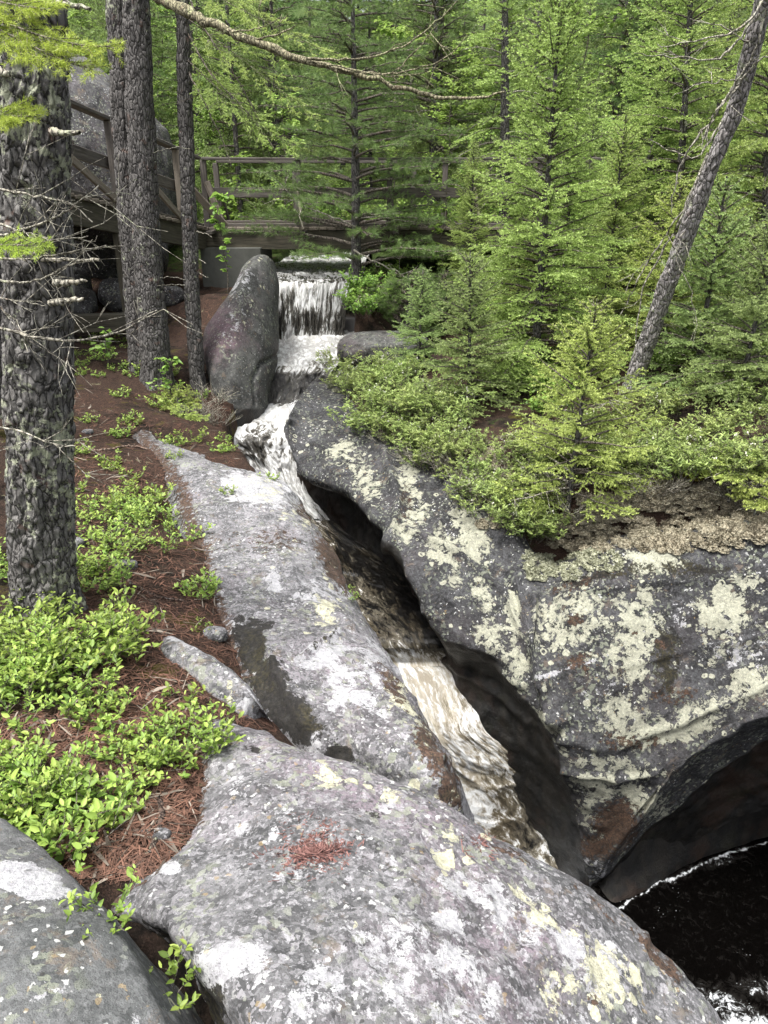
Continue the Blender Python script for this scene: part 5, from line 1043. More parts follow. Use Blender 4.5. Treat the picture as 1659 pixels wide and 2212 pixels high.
# tiny spruces
s_t1 = spr('spruce_seedling', 1590, 5.75, (1600, 985), 0.28, 108, M_sprucey, 'tiny yellow green spruce on the lichen at the right edge', base=0.1, droop=0.1, dens=260, whorl=0.07, per=5, tw=0.03, rtrunk=0.008)
copy_tree(s_t1, at_px(1490, 5.95, z_right), 1.2, 0.8, 'tiny yellow green spruce among pale reindeer lichen behind the outcrop edge')
copy_tree(s_t1, at_px(1635, 5.45, z_right), 2.2, 1.0, 'tiny spruce hanging over the outcrop at the right edge')
copy_tree(s_t1, at_px(1130, 6.2, z_right), 2.9, 1.25, 'low green spruce seedling at the edge left of the yellow green young spruce')
hS = drop(385, 875)
copy_tree(s_t1, hS[0], 0.4, 1.05, 'spruce seedling on the brown needles below the paired trunks')
h2 = drop(400, 905); copy_tree(s_t1, h2[0], 2.0, 0.75, 'smallest spruce seedling on the brown needles near the dark boulder')
# ---------------------------------------------------------------- leaning dead trunk
dl, bd = trunk_tree('dead_tree', [(1352, 860, 7.85), (1372, 810, 7.8), (1440, 620, 7.5), (1525, 390, 7.15), (1590, 230, 6.95), (1655, -20, 6.6), (1720, -300, 6.3)], [0.095, 0.086, 0.078, 0.070, 0.063, 0.056, 0.048], M_bark3, 'grey dead trunk leaning to the right over the right bank', 55, 70, 260, 0.010)
tubes_px(dl, bd, 'dead_branch', [([(1650, 0, 6.5), (1600, 60, 6.45), (1500, 90, 6.4), (1420, 95, 6.4)], .010, .003), ([(1640, 30, 6.5), (1560, 120, 6.5), (1480, 125, 6.5), (1370, 115, 6.5)], .010, .003), ([(1600, 180, 6.8), (1540, 250, 6.7), (1470, 360, 6.75), (1450, 460, 6.8)], .012, .004), ([(1560, 260, 6.85), (1500, 340, 6.8), (1400, 300, 6.8)], .009, .003), ([(1530, 330, 6.9), (1470, 470, 6.9), (1390, 620, 7.0), (1370, 780, 7.1)], .012, .004), ([(1520, 300, 6.8), (1560, 230, 6.75), (1625, 120, 6.6), (1655, 20, 6.5)], .012, .008),
   ([(1500, 420, 6.9), (1430, 520, 6.95), (1380, 600, 7.0), (1340, 680, 7.1)], .010, .004), ([(1560, 220, 6.8), (1640, 130, 6.6), (1700, 120, 6.5)], .009, .004), ([(1480, 500, 7.0), (1460, 560, 6.95), (1490, 620, 6.9), (1500, 700, 6.9)], .006, .002), ([(1620, 100, 6.6), (1560, 60, 6.5), (1490, 40, 6.5)], .006, .002), ([(1600, 170, 6.7), (1520, 180, 6.6), (1450, 215, 6.6)], .006, .002)], M_deadtwig, 6, rg, 2.5, (0.1, 0.35), 0.003, 0.02)
# ---------------------------------------------------------------- pines
def pine(name, b, H, R, seed, label, lean=None, group=None, **kw):
    (V, Fc, tip, rnd), brs = pine_geo(H, R, seed, **kw); root = empty(name, b, label, 'tree', group)
    obj('trunk', trunk_mesh(np.array([[0, 0, -0.3], [0, 0, 0], [0.02, 0, H*.5], [0, 0, H]]), [0.03*H**.5+.06, 0.025*H**.5+.04, 0.05, 0.01], M_bark2, seed, 16, 80, 0.004), root)
    bv, bf = tube_np(brs, 5); part('branches', bv, bf, M_twig, root, True); part('crown', V, Fc, M_pine, root, tip=tip, rnd=rnd); return root
bp = at_px(768, 12.3, z_right)
p_main = pine('pine_tree', bp, 6.0, 2.0, 201, 'soft needled pine standing in front of the bridge beside the stream', base=0.24, per=6, whorl=0.24, tuft=30, nw=0.0042, up=0.32)
tubes_px(p_main, bp, 'dead_branch', [([(765, 540, 12.2), (800, 560, 12.0), (870, 590, 11.8), (905, 580, 11.7)], .016, .005), ([(768, 490, 12.2), (720, 470, 12.1), (650, 440, 12.0), (600, 390, 11.9)], .014, .004), ([(768, 470, 12.2), (830, 470, 12.1), (880, 480, 12)], .014, .004)], M_deadtwig, 6, rg, 6, (0.15, 0.45), 0.005, 0.02)
p_bush = pine('pine_sapling', at_px(880, 10.7, z_right), 0.85, 0.75, 202, 'low dark green pine bush on the right bank beside the waterfall', base=0.08, per=7, whorl=0.10, tuft=46, nl=0.08, nw=0.0028, up=0.7, sub=0.08)
copy_tree(p_bush, at_px(960, 11.3, z_right), 1.9, 0.9, 'low pine bush just below the right end of the bridge')
# ================================================================ forest behind
def keep_xy(x, y):
    if y > 12.4 and y < 15.0: return False
    return abs(x-np.interp(y, GORGE[:, 1], GORGE[:, 0])) > (1.3 if y < 22 else 0.8)
def gz(x, y):
    return float((z_left if x < gx(y) else z_right)(np.array([x]), np.array([y]))[0])
(_g, _b, _d) = (None,)*3
b0 = np.array([-2.2, 17.5, gz(-2.2, 17.5)])
F1 = spruce('spruce_tree', b0, 7.5, 1.5, 301, M_forest, 'spruce in the dense forest behind the bridge', group='forest spruces behind the bridge', base=0.06, dens=40, nw=0.0066, nl=0.026, whorl=0.24, tw=0.07, droop=0.45, gap=0.1, maxL3=0.1, rtrunk=0.065)
F2 = spruce('spruce_tree', np.array([2.6, 18.2, gz(2.6, 18.2)]), 6.2, 1.25, 302, M_forest, 'spruce in the dense forest behind the bridge', group='forest spruces behind the bridge', base=0.05, dens=40, nw=0.0066, nl=0.026, whorl=0.22, tw=0.07, droop=0.35, gap=0.1, maxL3=0.1, rtrunk=0.055)
def sapling(name, b, seed, H, label, group, **kw):
    (V, Fc, tip, rnd), tb = sapling_geo(H, seed, **kw); root = empty(name, b, label, 'tree', group); tv, tf = tube_np(tb, 5)
    part('trunk', tv, tf, M_twig, root, True); part('crown', V, Fc, M_back, root, tip=tip, rnd=rnd); return root
SL = 'leafy light green sapling growing in the forest behind the bridge'; SG = 'leafy saplings behind the bridge'
L1 = sapling('leafy_sapling', np.array([-1.9, 15.6, gz(-1.9, 15.6)]), 311, 2.6, SL, SG, n=900, ll=0.07, lw=0.05, R=0.9, nbr=26)
L2 = sapling('leafy_sapling', np.array([1.9, 15.5, gz(1.9, 15.5)]), 312, 4.2, SL, SG, n=1500, ll=0.075, lw=0.055, R=1.2, nbr=40)
UL = 'leafy green undergrowth bush below the forest trees'; UG = 'undergrowth bushes in the forest'
U1 = bush('undergrowth_bush', 321, M_back, UL, UG, loc=(-0.2+2.5, 15.8, gz(2.3, 15.8)), stems=34, h=0.75, spread=0.55, ll=0.06, lw=0.042, per=18, branch=3)
U2 = bush('undergrowth_bush', 322, M_leaf, UL, UG, loc=(3.6, 15.9, gz(3.6, 15.9)), stems=34, h=0.6, spread=0.55, ll=0.05, lw=0.032, per=20, branch=3)
rr = random.Random(77)
def forest_label(kind, x, y):
    px = CX+F*x/(y*cp+0.5)
    col_ = 'seen between the left trunks' if px < 420 else 'behind the left part of the bridge' if px < 720 else 'behind the right part of the bridge' if px < 1060 else 'behind the tall spruce' if px < 1380 else 'behind the leaning dead trunk'
    row_ = 'front row' if y < 20 else 'middle row' if y < 28 else 'far back'
    return f'{kind} of the forest {col_}, {row_}'
def scatter(n, y0, y1, fn, mind):
    pts = []; tries = 0
    while len(pts) < n and tries < n*60:
        tries += 1; y = y0+(y1-y0)*rr.random()**1.15; hw = 0.56*y+1.5; x = rr.uniform(-hw, hw)
        if not keep_xy(x, y): continue
        if x < -2.6 and y < 16.2: continue
        if any((x-a)**2+(y-b)**2 < mind*mind for a, b in pts): continue
        pts.append((x, y)); fn(x, y)
scatter(105, 16.0, 50, lambda x, y: copy_tree(rr.choice([F1, F1, F2]), (x, y, gz(x, y)-0.05), rr.uniform(0, 6.28), (lambda k: (k*0.9, k*0.9, k))(rr.uniform(.75, 1.35)*(1+0.012*(y-16))), forest_label('spruce', x, y), 'forest spruces behind the bridge'), 1.45)
scatter(105, 15.3, 42, lambda x, y: copy_tree(rr.choice([L1, L2, L2]), (x, y, gz(x, y)-0.05), rr.uniform(0, 6.28), rr.uniform(.8, 1.6), forest_label('leafy light green sapling', x, y), SG), 0.9)
scatter(150, 15.2, 30, lambda x, y: copy_tree(rr.choice([U1, U2]), (x, y, gz(x, y)-0.04), rr.uniform(0, 6.28), rr.uniform(.7, 1.4), forest_label('leafy undergrowth bush', x, y), UG), 0.55)
PL = 'pine with long soft needles in the forest behind the bridge'
for i, (x, y, k) in enumerate(((-0.2+1.2, 17.2, 1.1), (-2.6, 19.5, 1.2), (0.6, 22, 1.3), (4.6, 17, 1.0), (-5, 24, 1.4))):
    copy_tree(p_main, (x, y, gz(x, y)-0.05), 1.3*i+.7, k, forest_label('soft needled pine', x, y), 'forest pines behind the bridge')
# trees seen between the trunks on the left and along the left margin
for x, y, k, t in ((-5.2, 17.5, 1.1, F1), (-6.8, 18.5, 1.2, F2), (-8.2, 16.2, 1.1, F1), (-4.1, 18.2, .9, L2), (-3.3, 16.3, .9, L1), (-9.5, 13, 1.0, F2), (-4.8, 16.9, .8, L2)):
    copy_tree(t, (x, y, gz(x, y)-0.05), x*3.1, k, forest_label('spruce' if t in (F1, F2) else 'leafy light green sapling', x, y), t['group'])
# a few more on the right margin, between bridge and cliff
for px, Y, k, t in ((1560, 11.2, .62, F2), (1400, 11.6, .55, F1), (1250, 11.8, .45, F2), (1500, 12.0, .8, F1), (1640, 10.6, .55, F1)):
    b = at_px(px, Y, z_right); copy_tree(t, b, px*.7, k, {1560: 'spruce standing behind the leaning dead trunk near the right edge', 1400: 'spruce half hidden left of the leaning dead trunk', 1250: 'short spruce half hidden behind the tall spruce', 1500: 'dark spruce rising behind the leaning dead trunk', 1640: 'small spruce low at the right edge'}[px])
# ================================================================ saplings and climbers at the bridge
def leafy(name, px, Y, zf, H, seed, label, n, **kw):
    b = at_px(px, Y, zf); (V, Fc, tip, rnd), tb = sapling_geo(H, seed, n=n, **kw); root = empty(name, b, label, 'sapling'); tv, tf = tube_np(tb, 5)
    part('stem', tv, tf, M_twig, root, True); part('foliage', V, Fc, M_leaf, root, tip=tip, rnd=rnd); return root
leafy('birch_sapling', 492, 11.9, z_left, 1.45, 331, 'thin leafy sapling in front of the left end of the bridge', 85, ll=0.11, lw=0.085, R=0.24, nbr=14)
leafy('birch_sapling', 955, 12.5, z_right, 1.7, 332, 'leafy sapling growing through the right part of the bridge rail', 170, ll=0.08, lw=0.06, R=0.55, nbr=18)
leafy('birch_sapling', 1040, 12.2, z_right, 2.3, 333, 'taller leafy sapling right of the one in the bridge rail', 230, ll=0.07, lw=0.05, R=0.6, nbr=22)
leafy('birch_sapling', 700, 15.4, z_left, 1.9, 334, 'leafy sapling right behind the middle of the bridge', 300, ll=0.08, lw=0.06, R=0.7, nbr=20)
leafy('birch_sapling', 520, 15.3, z_left, 1.7, 335, 'leafy sapling behind the left end of the bridge', 330, ll=0.085, lw=0.065, R=0.6, nbr=20)
leafy('broad_leaf_seedling', 235, 8.9, z_left, 0.42, 336, 'small bluish leafed seedling in the dark below the ramp', 34, ll=0.09, lw=0.06, R=0.22, nbr=8)
leafy('broad_leaf_seedling', 372, 8.3, z_left, 0.50, 337, 'leafy seedling between the paired trunks and the slender trunk', 70, ll=0.06, lw=0.04, R=0.25, nbr=10)
# ================================================================ shrubs of the left bank
BL = 'light green blueberry shrub on the left bank'; BG = 'blueberry shrubs on the left bank'
q0 = drop(60, 1420)
Q1 = bush('blueberry_shrub', 401, M_blue, BL, BG, loc=q0[0], stems=17, h=0.20, spread=0.18, ll=0.034, lw=0.016, per=10)
Q2 = bush('blueberry_shrub', 402, M_blue, BL, BG, loc=drop(110, 1465)[0], stems=12, h=0.17, spread=0.16, ll=0.032, lw=0.015, per=10)
Q3 = bush('blueberry_shrub', 403, M_blue, BL, BG, loc=drop(30, 1480)[0], stems=7, h=0.13, spread=0.09, ll=0.032, lw=0.015, per=10)
rb = random.Random(5)
def fill(n, x0, x1, y0, y1, protos, smin, smax, only=('ground',), lbl=None, grp=None, tilt=0):
    k = 0; tries = 0
    while k < n and tries < n*12:
        tries += 1; px, py = rb.uniform(x0, x1), rb.uniform(y0, y1); h = drop(px, py)
        if h is None or not h[2].name.startswith(only): continue
        copy_tree(rb.choice(protos), h[0]+Vector((0, 0, -0.01)), rb.uniform(0, 6.28), rb.uniform(smin, smax), lbl, grp); k += 1
for n_, x0, x1, y0, y1, lb in ((12, 0, 200, 1340, 1490, 'bright blueberry shrub crowding the foot of the thick near trunk'), (6, 190, 300, 1370, 1430, 'blueberry shrub just right of the flared foot of the near trunk'), (5, 40, 300, 1470, 1560, 'blueberry shrub in front of the near trunk, above bare brown soil'),
        (9, 180, 400, 1100, 1190, 'blueberry shrub right of the near trunk on the slope beside the long slab'), (6, 170, 320, 1080, 1150, 'blueberry shrub close against the right side of the near trunk'), (4, 350, 420, 1600, 1680, 'blueberry shrub at the left edge of the big foreground slab'),
        (4, 170, 230, 1210, 1320, 'low blueberry shrub beside the base of the near trunk'), (7, 0, 130, 1660, 1800, 'blueberry shrub above the dark slab in the bottom left corner'), (5, 50, 130, 1740, 1850, 'blueberry shrub hanging over the edge of the bottom left slab'), (3, 0, 12, 1000, 1350, 'shrub in the narrow strip left of the near trunk')):
    fill(n_, x0, x1, y0, y1, [Q1, Q2], .7, 1.05, ('ground',), lb, BG)
for n_, x0, x1, y0, y1, lb in ((5, 160, 420, 1000, 1110, 'small sprig of shrub on brown needles above the long slab'), (3, 430, 480, 1240, 1290, 'small sprig at the soil edge of the long slab'), (6, 160, 400, 1500, 1700, 'sparse sprig on the dark soil before the foreground slab'), (4, 220, 400, 1700, 1800, 'sparse sprig beside the roots at the foreground slab'),
        (13, 165, 300, 780, 980, 'low shrub on needles between the near trunk and the paired trunks'), (14, 165, 270, 690, 820, 'low shrub at the shady foot of the ramp'), (10, 340, 460, 800, 900, 'low shrub below the slender trunk beside the dark boulder'), (5, 360, 520, 950, 1010, 'low sprig on needles near the rapids'), (5, 150, 300, 1000, 1090, 'low sprig right of the near trunk')):
    fill(n_, x0, x1, y0, y1, [Q3, Q3, Q2], .6, 1.1, ('ground',), lb, BG)
for i, (px, py, k, lb) in enumerate(((445, 1265, .8, 'lone blueberry shrub on brown needles beside the long pale slab'), (355, 2140, .75, 'blueberry sprig in the gap between the two foreground slabs at the bottom'), (225, 1985, .75, 'blueberry sprig at the top of the gap between the two foreground slabs'), (478, 975, .9, 'small shrub on the mossy soil edge above the rapids'), (490, 1062, .6, 'tiny sprig on the far part of the long pale slab'),
        (668, 1108, .7, 'yellowish sprig on the gorge edge of the long pale slab'), (757, 1290, .55, 'single green sprig leaning over the gorge from the long slab'), (585, 1035, .75, 'small green sprig on the slab edge in front of the rapids'), (375, 988, .7, 'small shrub at the far tip of the long pale slab'), (210, 1560, .8, 'small shrub with rounder leaves among blueberry shrubs in front'), (440, 1360, .5, 'sparse sprig on dark soil beside the black moss streak'))):
    h = drop(px, py)
    if h: copy_tree(Q3, h[0]+Vector((0, 0, -.01)), i*1.7, k, lb)
# ================================================================ shrubs of the right bank
TL = 'heath shrub with narrow leaves on the right bank'; TG = 'heath shrubs on the right bank'
T1_ = bush('heath_shrub', 411, M_tea, TL, TG, loc=drop(800, 830)[0], stems=22, h=0.34, spread=0.26, ll=0.040, lw=0.010, per=26, clump=True, splay=1.0)
T2_ = bush('heath_shrub', 412, M_tea, TL, TG, loc=drop(760, 800)[0], stems=16, h=0.26, spread=0.22, ll=0.036, lw=0.011, per=24, clump=True, splay=1.1)
# white flower heads on the first one, as a part
rngf = np.random.default_rng(9); fp = []
for k in range(7):
    a = rngf.random()*6.28; r = .24*math.sqrt(rngf.random()); c = np.array([math.cos(a)*r, math.sin(a)*r, .30-r*.25+rngf.normal()*.03])
    fp.append(c+rngf.normal(size=(7, 3))*0.007)
fp = np.concatenate(fp); n = len(fp); lv = leaves_np(fp, rngf.normal(size=(n, 3))+[0, 0, .5], rngf.normal(size=(n, 3))+[0, 0, 1], np.full(n, .010), np.full(n, .008), np.zeros(n), rngf)
M_flower = (lambda s: s.end(s.bsdf((0.72, 0.70, 0.62), 0.7)))(NT('white_flowers'))
part('flowers', lv[0], lv[1], M_flower, T1_)['kind'] = 'stuff'
for n_, x0, x1, y0, y1, lb in ((24, 700, 900, 740, 900, 'heath shrub on top of the rock beside the upper rapids'), (12, 780, 960, 880, 980, 'heath shrub hanging over the dark rock left of the small bluish spruce'), (14, 900, 1060, 900, 1040, 'heath shrub below the small bluish spruce'), (12, 1020, 1180, 1000, 1130, 'heath shrub left of the yellow green young spruce'), (14, 1180, 1330, 900, 1060, 'heath shrub behind the yellow green young spruce'), (30, 1330, 1650, 840, 1030, 'heath shrub right of the foot of the leaning dead trunk'), (6, 1400, 1659, 960, 1040, 'heath shrub behind the reindeer lichen'), (8, 1090, 1180, 1120, 1180, 'heath shrub at the cliff edge above the lichen patches'), (5, 1360, 1640, 1000, 1040, 'low heath shrub on the bare soil behind the reindeer lichen')):
    fill(n_, x0, x1, y0, y1, [T1_, T2_, T2_], .65, 1.2, ('ground',), lb, TG)
for n_, x0, x1, y0, y1, lb in ((10, 715, 790, 770, 870, 'heath shrub on the rim of the rock beside the white pool'), (8, 780, 870, 890, 960, 'heath shrub spilling over the lichened rock above the dark crevice'), (9, 880, 990, 950, 1030, 'heath shrub spilling over the outcrop below the small bluish spruce'), (8, 990, 1070, 1030, 1120, 'heath shrub spilling down the outcrop left of the young spruce')):
    fill(n_, x0, x1, y0, y1, [T1_, T2_, T2_], .6, 1.0, ('ground', 'rock_outcrop'), lb, TG)
GL = 'glossy green leafy bush low on the right bank'; GG = 'leafy bushes on the right bank'
G1 = bush('leafy_bush', 421, M_leaf, GL, GG, loc=drop(800, 640)[0], stems=24, h=0.32, spread=0.3, ll=0.045, lw=0.024, per=20)
for n_, x0, x1, y0, y1, lb in ((12, 760, 900, 600, 680, 'leafy bush beside the top of the waterfall'), (10, 900, 1120, 620, 720, 'leafy bush behind the small bluish spruce'), (8, 1330, 1650, 700, 860, 'leafy bush behind the leaning dead trunk'), (6, 1050, 1250, 760, 900, 'leafy bush at the foot of the tall spruce')):
    fill(n_, x0, x1, y0, y1, [G1], .7, 1.3, ('ground',), lb, GG)
h = drop(745, 700)
# dead twiggy shrubs under the heath and beside the dark boulder
(_l, dtb) = bush_geo(431, stems=26, h=0.30, spread=0.2, per=1, splay=1.6, branch=5)
h = drop(960, 1000); DS = empty('dead_shrub', h[0], 'grey leafless twiggy shrub at the cliff edge under the heath', 'shrub', 'dead twiggy shrubs'); tv, tf = tube_np([(a, np.array(b)*1.3) for a, b in dtb], 4); part('twigs', tv, tf, M_deadtwig, DS, True)
for i, (px, py, k, lb) in enumerate([(900, 985, 1.0, None), (930, 1010, 1.1, None), (1000, 1030, 1.0, None), (1030, 1060, 1.1, None), (1075, 1090, 1.0, None), (1110, 1130, .9, None), (850, 960, .8, None), (1210, 1060, 1.0, None), (1250, 1110, .9, None), (1400, 1060, .9, None), (1560, 1040, 1.0, None),
        (455, 870, .9, 'pale dead twigs at the soil edge below the dark boulder'), (430, 905, .8, 'grey dead twigs on the needles left of the rapids'), (475, 915, .7, 'small tangle of dead twigs hanging over the rapids'), (1640, 1090, 1.3, 'dead twiggy sapling at the right edge on the lichen')]):
    h = drop(px, py)
    if h: copy_tree(DS, h[0], i*1.3, k, lb)
for i, (x, y, k) in enumerate(((-2.3, 15.5, .9), (-1.9, 16.6, 1.1), (0.25, 15.4, .8), (-1.0, 17.6, 1.2), (-0.3, 17.2, 1.0), (-1.7, 18.4, 1.3), (0.3, 16.6, 1.1), (-0.7, 19, 1.4), (-2.6, 17.4, 1.2), (0.9, 15.7, .9))):
    copy_tree([U1, U2][i % 2], (x, y, max(gz(x, y), 4.75)-0.05), i*1.1, k, 'leafy bush by the stream seen under the bridge', UG)
# ================================================================ reindeer lichen, moss, litter
def cover(name, polys, n, mat, size, hgt, seed, fuzz=85):
    """cushions of crumbly ground cover with a fuzz of tiny branches, joined in one object"""
    rng = np.random.default_rng(seed); VV, FF, o = [], [], 0
    m = 7; th = np.linspace(0.05, math.pi*0.55, m); ph = np.linspace(0, 2*math.pi, 2*m, endpoint=False); T, Pn = np.meshgrid(th, ph, indexing='ij')
    D = np.stack([np.sin(T)*np.cos(Pn), np.sin(T)*np.sin(Pn), np.cos(T)], -1).reshape(-1, 3); fc = grid_faces(m, 2*m, True)[:, ::-1]; fc = np.concatenate([fc[:, [0, 1, 2]], fc[:, [0, 2, 3]]])
    for (x0, x1, y0, y1, k) in polys:
        for i in range(int(n*k)):
            h = drop(rng.uniform(x0, x1), rng.uniform(y0, y1))
            if h is None or not h[2].name.startswith(('ground', 'rock_outcrop')): continue
            r = size*rng.uniform(.5, 1.3); c = np.array(h[0]); rr_ = np.array([r, r, r*hgt])
            k_ = 1+0.28*fbm(D*3+c*5, 1.0, 2, seed)
            VV.append(D*rr_*k_[:, None]+c-[0, 0, r*.12]); FF.append(fc+o); o += len(D)
            q = rng.normal(size=(fuzz, 3)); q[:, 2] = np.abs(q[:, 2]); q /= np.linalg.norm(q, axis=1, keepdims=True); P_ = c+q*rr_*rng.uniform(.9, 1.15, (fuzz, 1))
            a = rng.normal(size=(fuzz, 3))*0.006; b = q*0.012+rng.normal(size=(fuzz, 3))*0.006
            VV.append(np.stack([P_-a, P_+a, P_+b], 1).reshape(-1, 3)); FF.append(np.arange(fuzz*3).reshape(-1, 3)+o); o += fuzz*3
    return obj(name, mesh_np(name, np.concatenate(VV), np.concatenate(FF), mat, False), None, kind='stuff', label=name.replace('_', ' ')+' cushions on the right bank')
def lich_mat(name, a, b, d):
    s = NT(name); p = s.objco(); n = s.noise(p, 55, 5, 0.75); v = s.voro(p, 70)
    c = s.mix(s.step(n, 0.35, 0.65), d, s.mix(s.noise(p, 3, 3), a, b)); h = s.math('SUBTRACT', n, v)
    return s.end(s.bsdf(c, 0.95, 0.1, s.bump(h, 1.0, 0.02)))
M_rein = lich_mat('reindeer_lichen', (0.44, 0.38, 0.28), (0.46, 0.45, 0.34), (0.20, 0.165, 0.11))
M_pale = lich_mat('pale_lichen', (0.58, 0.58, 0.42), (0.62, 0.62, 0.48), (0.24, 0.25, 0.15))
M_moss = lich_mat('moss', (0.09, 0.08, 0.014), (0.15, 0.12, 0.02), (0.03, 0.028, 0.008))
cover('reindeer_lichen', [(1250, 1600, 1070, 1190, 1.6), (1350, 1620, 1040, 1100, .6), (1040, 1180, 1030, 1150, .25), (1560, 1659, 1080, 1170, .4), (1180, 1300, 1110, 1190, .4), (980, 1100, 950, 1050, .2)], 170, M_rein, 0.048, 0.75, 3)
cover('pale_lichen', [(1130, 1250, 1195, 1250, .6), (755, 830, 640, 675, .5), (1250, 1340, 1190, 1230, .3), (700, 745, 800, 850, .1)], 110, M_pale, 0.032, 0.6, 4)
cover('moss', [(735, 760, 640, 760, .6), (1480, 1560, 1000, 1030, .3)], 70, M_moss, 0.06, 0.35, 5)
# ---- pine needle litter
M_lit = (lambda s: s.end(s.bsdf(s.mix(s.attr('rnd'), (0.045, 0.026, 0.019), (0.18, 0.095, 0.066)), 0.8, 0.2)))(NT('fallen_needles'))
M_lit2 = (lambda s: s.end(s.bsdf(s.mix(s.attr('rnd'), (0.07, 0.032, 0.028), (0.22, 0.115, 0.10)), 0.8, 0.2)))(NT('red_needles'))
def litter(name, pix, n, mat, length, width, label, seed, only=('ground',), parent=None):
    rng = np.random.default_rng(seed); VV, rn = [], []
    for (x0, x1, y0, y1, k) in pix:
        for i in range(int(n*k)):
            ell = rng.normal(size=2)*0.4; u = (0.5+ell[0]*.5, 0.5+ell[1]*.5) if only != ('ground',) else rng.random(2)
            h = drop(x0+(x1-x0)*u[0], y0+(y1-y0)*u[1])
            if h is None or not h[2].name.startswith(only): continue
            c = np.array(h[0]); nn = np.array(h[1]); a = rng.normal(size=3); a -= nn*(a@nn); a /= np.linalg.norm(a); b = np.cross(nn, a); l = length*rng.uniform(.5, 1.1)
            up = nn*rng.uniform(.002, .007); e = nn*rng.uniform(-.3, .3)*l*.25; w2 = b*width/2
            VV.append([c+up-a*l/2-w2, c+up-a*l/2+w2, c+up+nn*.002+w2+b*l*.05*rng.normal(), c+up+nn*.002-w2, c+up+a*l/2+e+w2*.6, c+up+a*l/2+e-w2*.6]); rn.append(rng.random())
    V = np.array(VV).reshape(-1, 3); m = len(rn); f = np.array([[0, 1, 2, 3], [3, 2, 4, 5]]); Fc = (np.arange(m)[:, None, None]*6+f[None]).reshape(-1, 4)
    return obj(name, mesh_np(name, V, Fc, mat, False, {'rnd': np.repeat(rn, 6)}), parent, kind='stuff', label=label)
litter('needle_litter', [(150, 520, 850, 1060, .22), (150, 520, 1060, 1400, .30), (200, 600, 1400, 1600, .2), (0, 480, 1540, 1900, .4), (430, 520, 600, 800, .05)], 16000, M_lit, 0.07, 0.0022, 'brown fallen pine needles on the left bank soil', 8)
litter('needle_litter', [(590, 760, 1760, 1900, 1.0), (1000, 1080, 1790, 1850, .12), (560, 640, 1830, 1900, .05)], 2600, M_lit2, 0.08, 0.0030, 'red pine needles piled on the big foreground slab', 9, ('rock_slab',))
# ---- fallen twigs and roots
def root_obj(name, pts, r0, r1, mat, label, lift=0.004, cat='root'):
    Q = []
    for (px, py) in pts:
        h = drop(px, py)
        if h: Q.append(np.array(h[0])+[0, 0, lift])
    C = np.array(Q); n = 40; S_ = cr_resample(C[:, None], n, 0)[:, 0]; rng = np.random.default_rng(len(pts)); S_ += rng.normal(size=S_.shape)*0.003
    V, Fc = tube_np([(S_-S_[0], np.linspace(r0, r1, n)*(1+.15*rng.normal(size=n)))], 7)
    o = obj(name, mesh_np(name, V, Fc, mat, True), None, label=label, category=cat); o.location = S_[0]; return o
M_root = bark_mat('root_bark', (0.04, 0.03, 0.025), (0.13, 0.09, 0.07), (0.08, 0.055, 0.045), 0.0)
M_root2 = bark_mat('pale_root_bark', (0.12, 0.08, 0.06), (0.30, 0.22, 0.17), (0.2, 0.14, 0.11), 0.0)
root_obj('root', [(120, 1640), (180, 1660), (200, 1720), (205, 1770), (215, 1840)], .007, .005, M_root2, 'pale brown root lying on the soil in front of the blueberry shrubs')
root_obj('root', [(345, 1730), (350, 1770), (330, 1830), (300, 1870), (255, 1875)], .011, .007, M_root, 'dark curved root at the edge of the big foreground slab')
root_obj('root', [(200, 1790), (260, 1795), (340, 1800)], .006, .004, M_root, 'thin dark root crossing the soil beside the curved root')
root_obj('root', [(245, 1230), (290, 1265), (340, 1290), (400, 1300)], .010, .006, M_root, 'dark root on the red needles right of the nearest trunk')
root_obj('fallen_branch', [(160, 972), (220, 974), (280, 965), (320, 972)], .012, .006, M_root2, 'fallen dead branch on the soil right of the nearest trunk', 0.008, 'branch')
root_obj('fallen_branch', [(90, 1610), (150, 1600), (220, 1585)], .004, .003, M_root2, 'thin fallen twig under the blueberry shrubs', 0.006, 'branch')
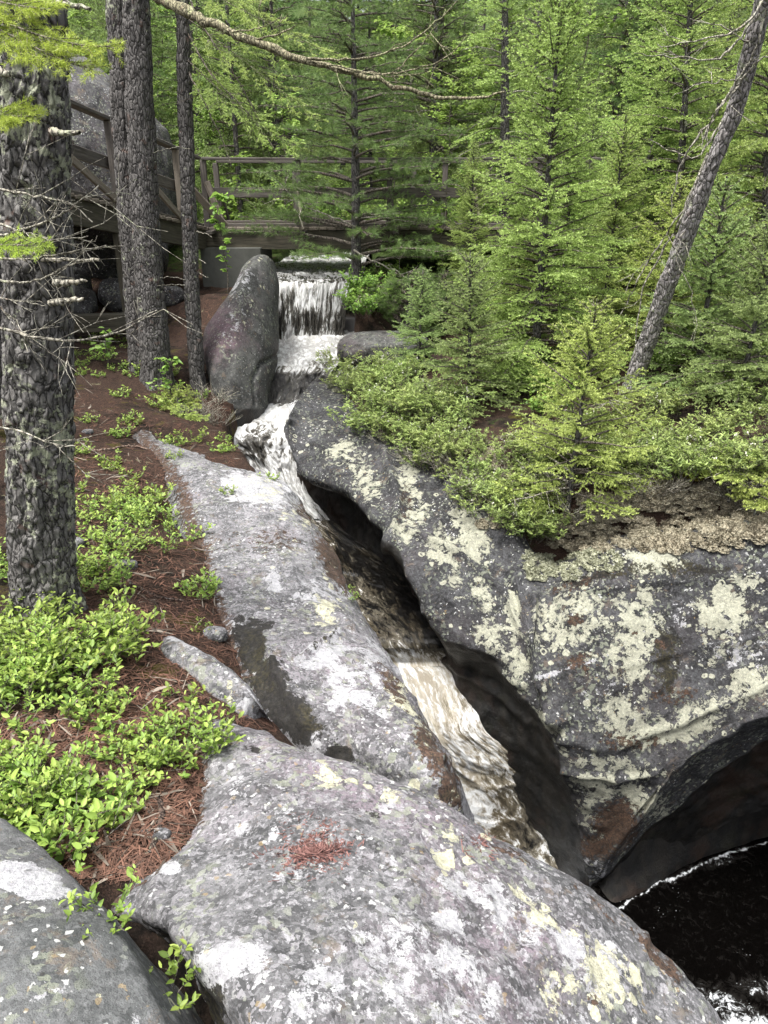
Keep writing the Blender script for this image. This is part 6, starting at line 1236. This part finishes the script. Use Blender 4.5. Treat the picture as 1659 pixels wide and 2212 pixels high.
M_tw2 = (lambda s: s.end(s.bsdf(s.mix(s.attr('rnd'), (0.05, 0.04, 0.032), (0.26, 0.22, 0.18)), 0.9, 0.1)))(NT('twig_litter_wood'))
litter('twig_litter', [(150, 520, 700, 1060, .3), (150, 520, 1060, 1400, .35), (0, 480, 1400, 1900, .6)], 420, M_tw2, 0.16, 0.0055, 'thin dead twigs scattered on the left bank soil', 12)
for i, (px, py, r, lb) in enumerate(((275, 1225, .045, 'pale stone on the needles right of the near trunk'), (465, 1375, .05, 'pinkish stone at the soil edge of the long slab'), (190, 935, .04, 'small flat pinkish stone on the needles between the trunks'), (350, 1805, .022, 'tiny white pebble at the edge of the big foreground slab'), (160, 1180, .06, 'greyish weathered stone at the right foot of the near trunk'))):
    h = drop(px, py)
    if h: ball_rock('stone', np.array(h[0])+[0, 0, r*.2], (r*1.3, r, r*.6), M_rock, lb, 40+i, 0.25, 14)
# ---- growth just outside the picture's edges
ro = random.Random(31)
for i in range(26):
    x, y = ro.uniform(-5.5, -2.3), ro.uniform(1.8, 8.5)
    h = down(x, y)
    if h and abs(x/(y*cp+0.75)) > 0.53: copy_tree(ro.choice([Q1, Q2, Q3]), h[0], ro.uniform(0, 6.3), ro.uniform(.8, 1.2), 'blueberry shrub beyond the left edge of the picture', BG)
for i in range(18):
    x, y = ro.uniform(3.2, 6.0), ro.uniform(5.7, 9.0)
    h = down(x, y)
    if h and x/(y*cp+0.9) > 0.53: copy_tree(ro.choice([T1_, T2_]), h[0], ro.uniform(0, 6.3), ro.uniform(.8, 1.3), 'heath shrub beyond the right edge of the picture', TG)
for x, y, k in ((5.3, 7.4, 1.0), (6.2, 9.5, 1.1)): copy_tree(s_small if k < 1.05 else s_main, (x, y, gz(x, y)), x, k, 'green spruce beyond the right edge of the picture', 'spruces beyond the right edge')
for x, y in ((-5.4, 5.5), (-6.0, 8.5)): copy_tree(F1, (x, y, gz(x, y)), x, .8, 'spruce beyond the left edge of the picture', 'spruces beyond the left edge')
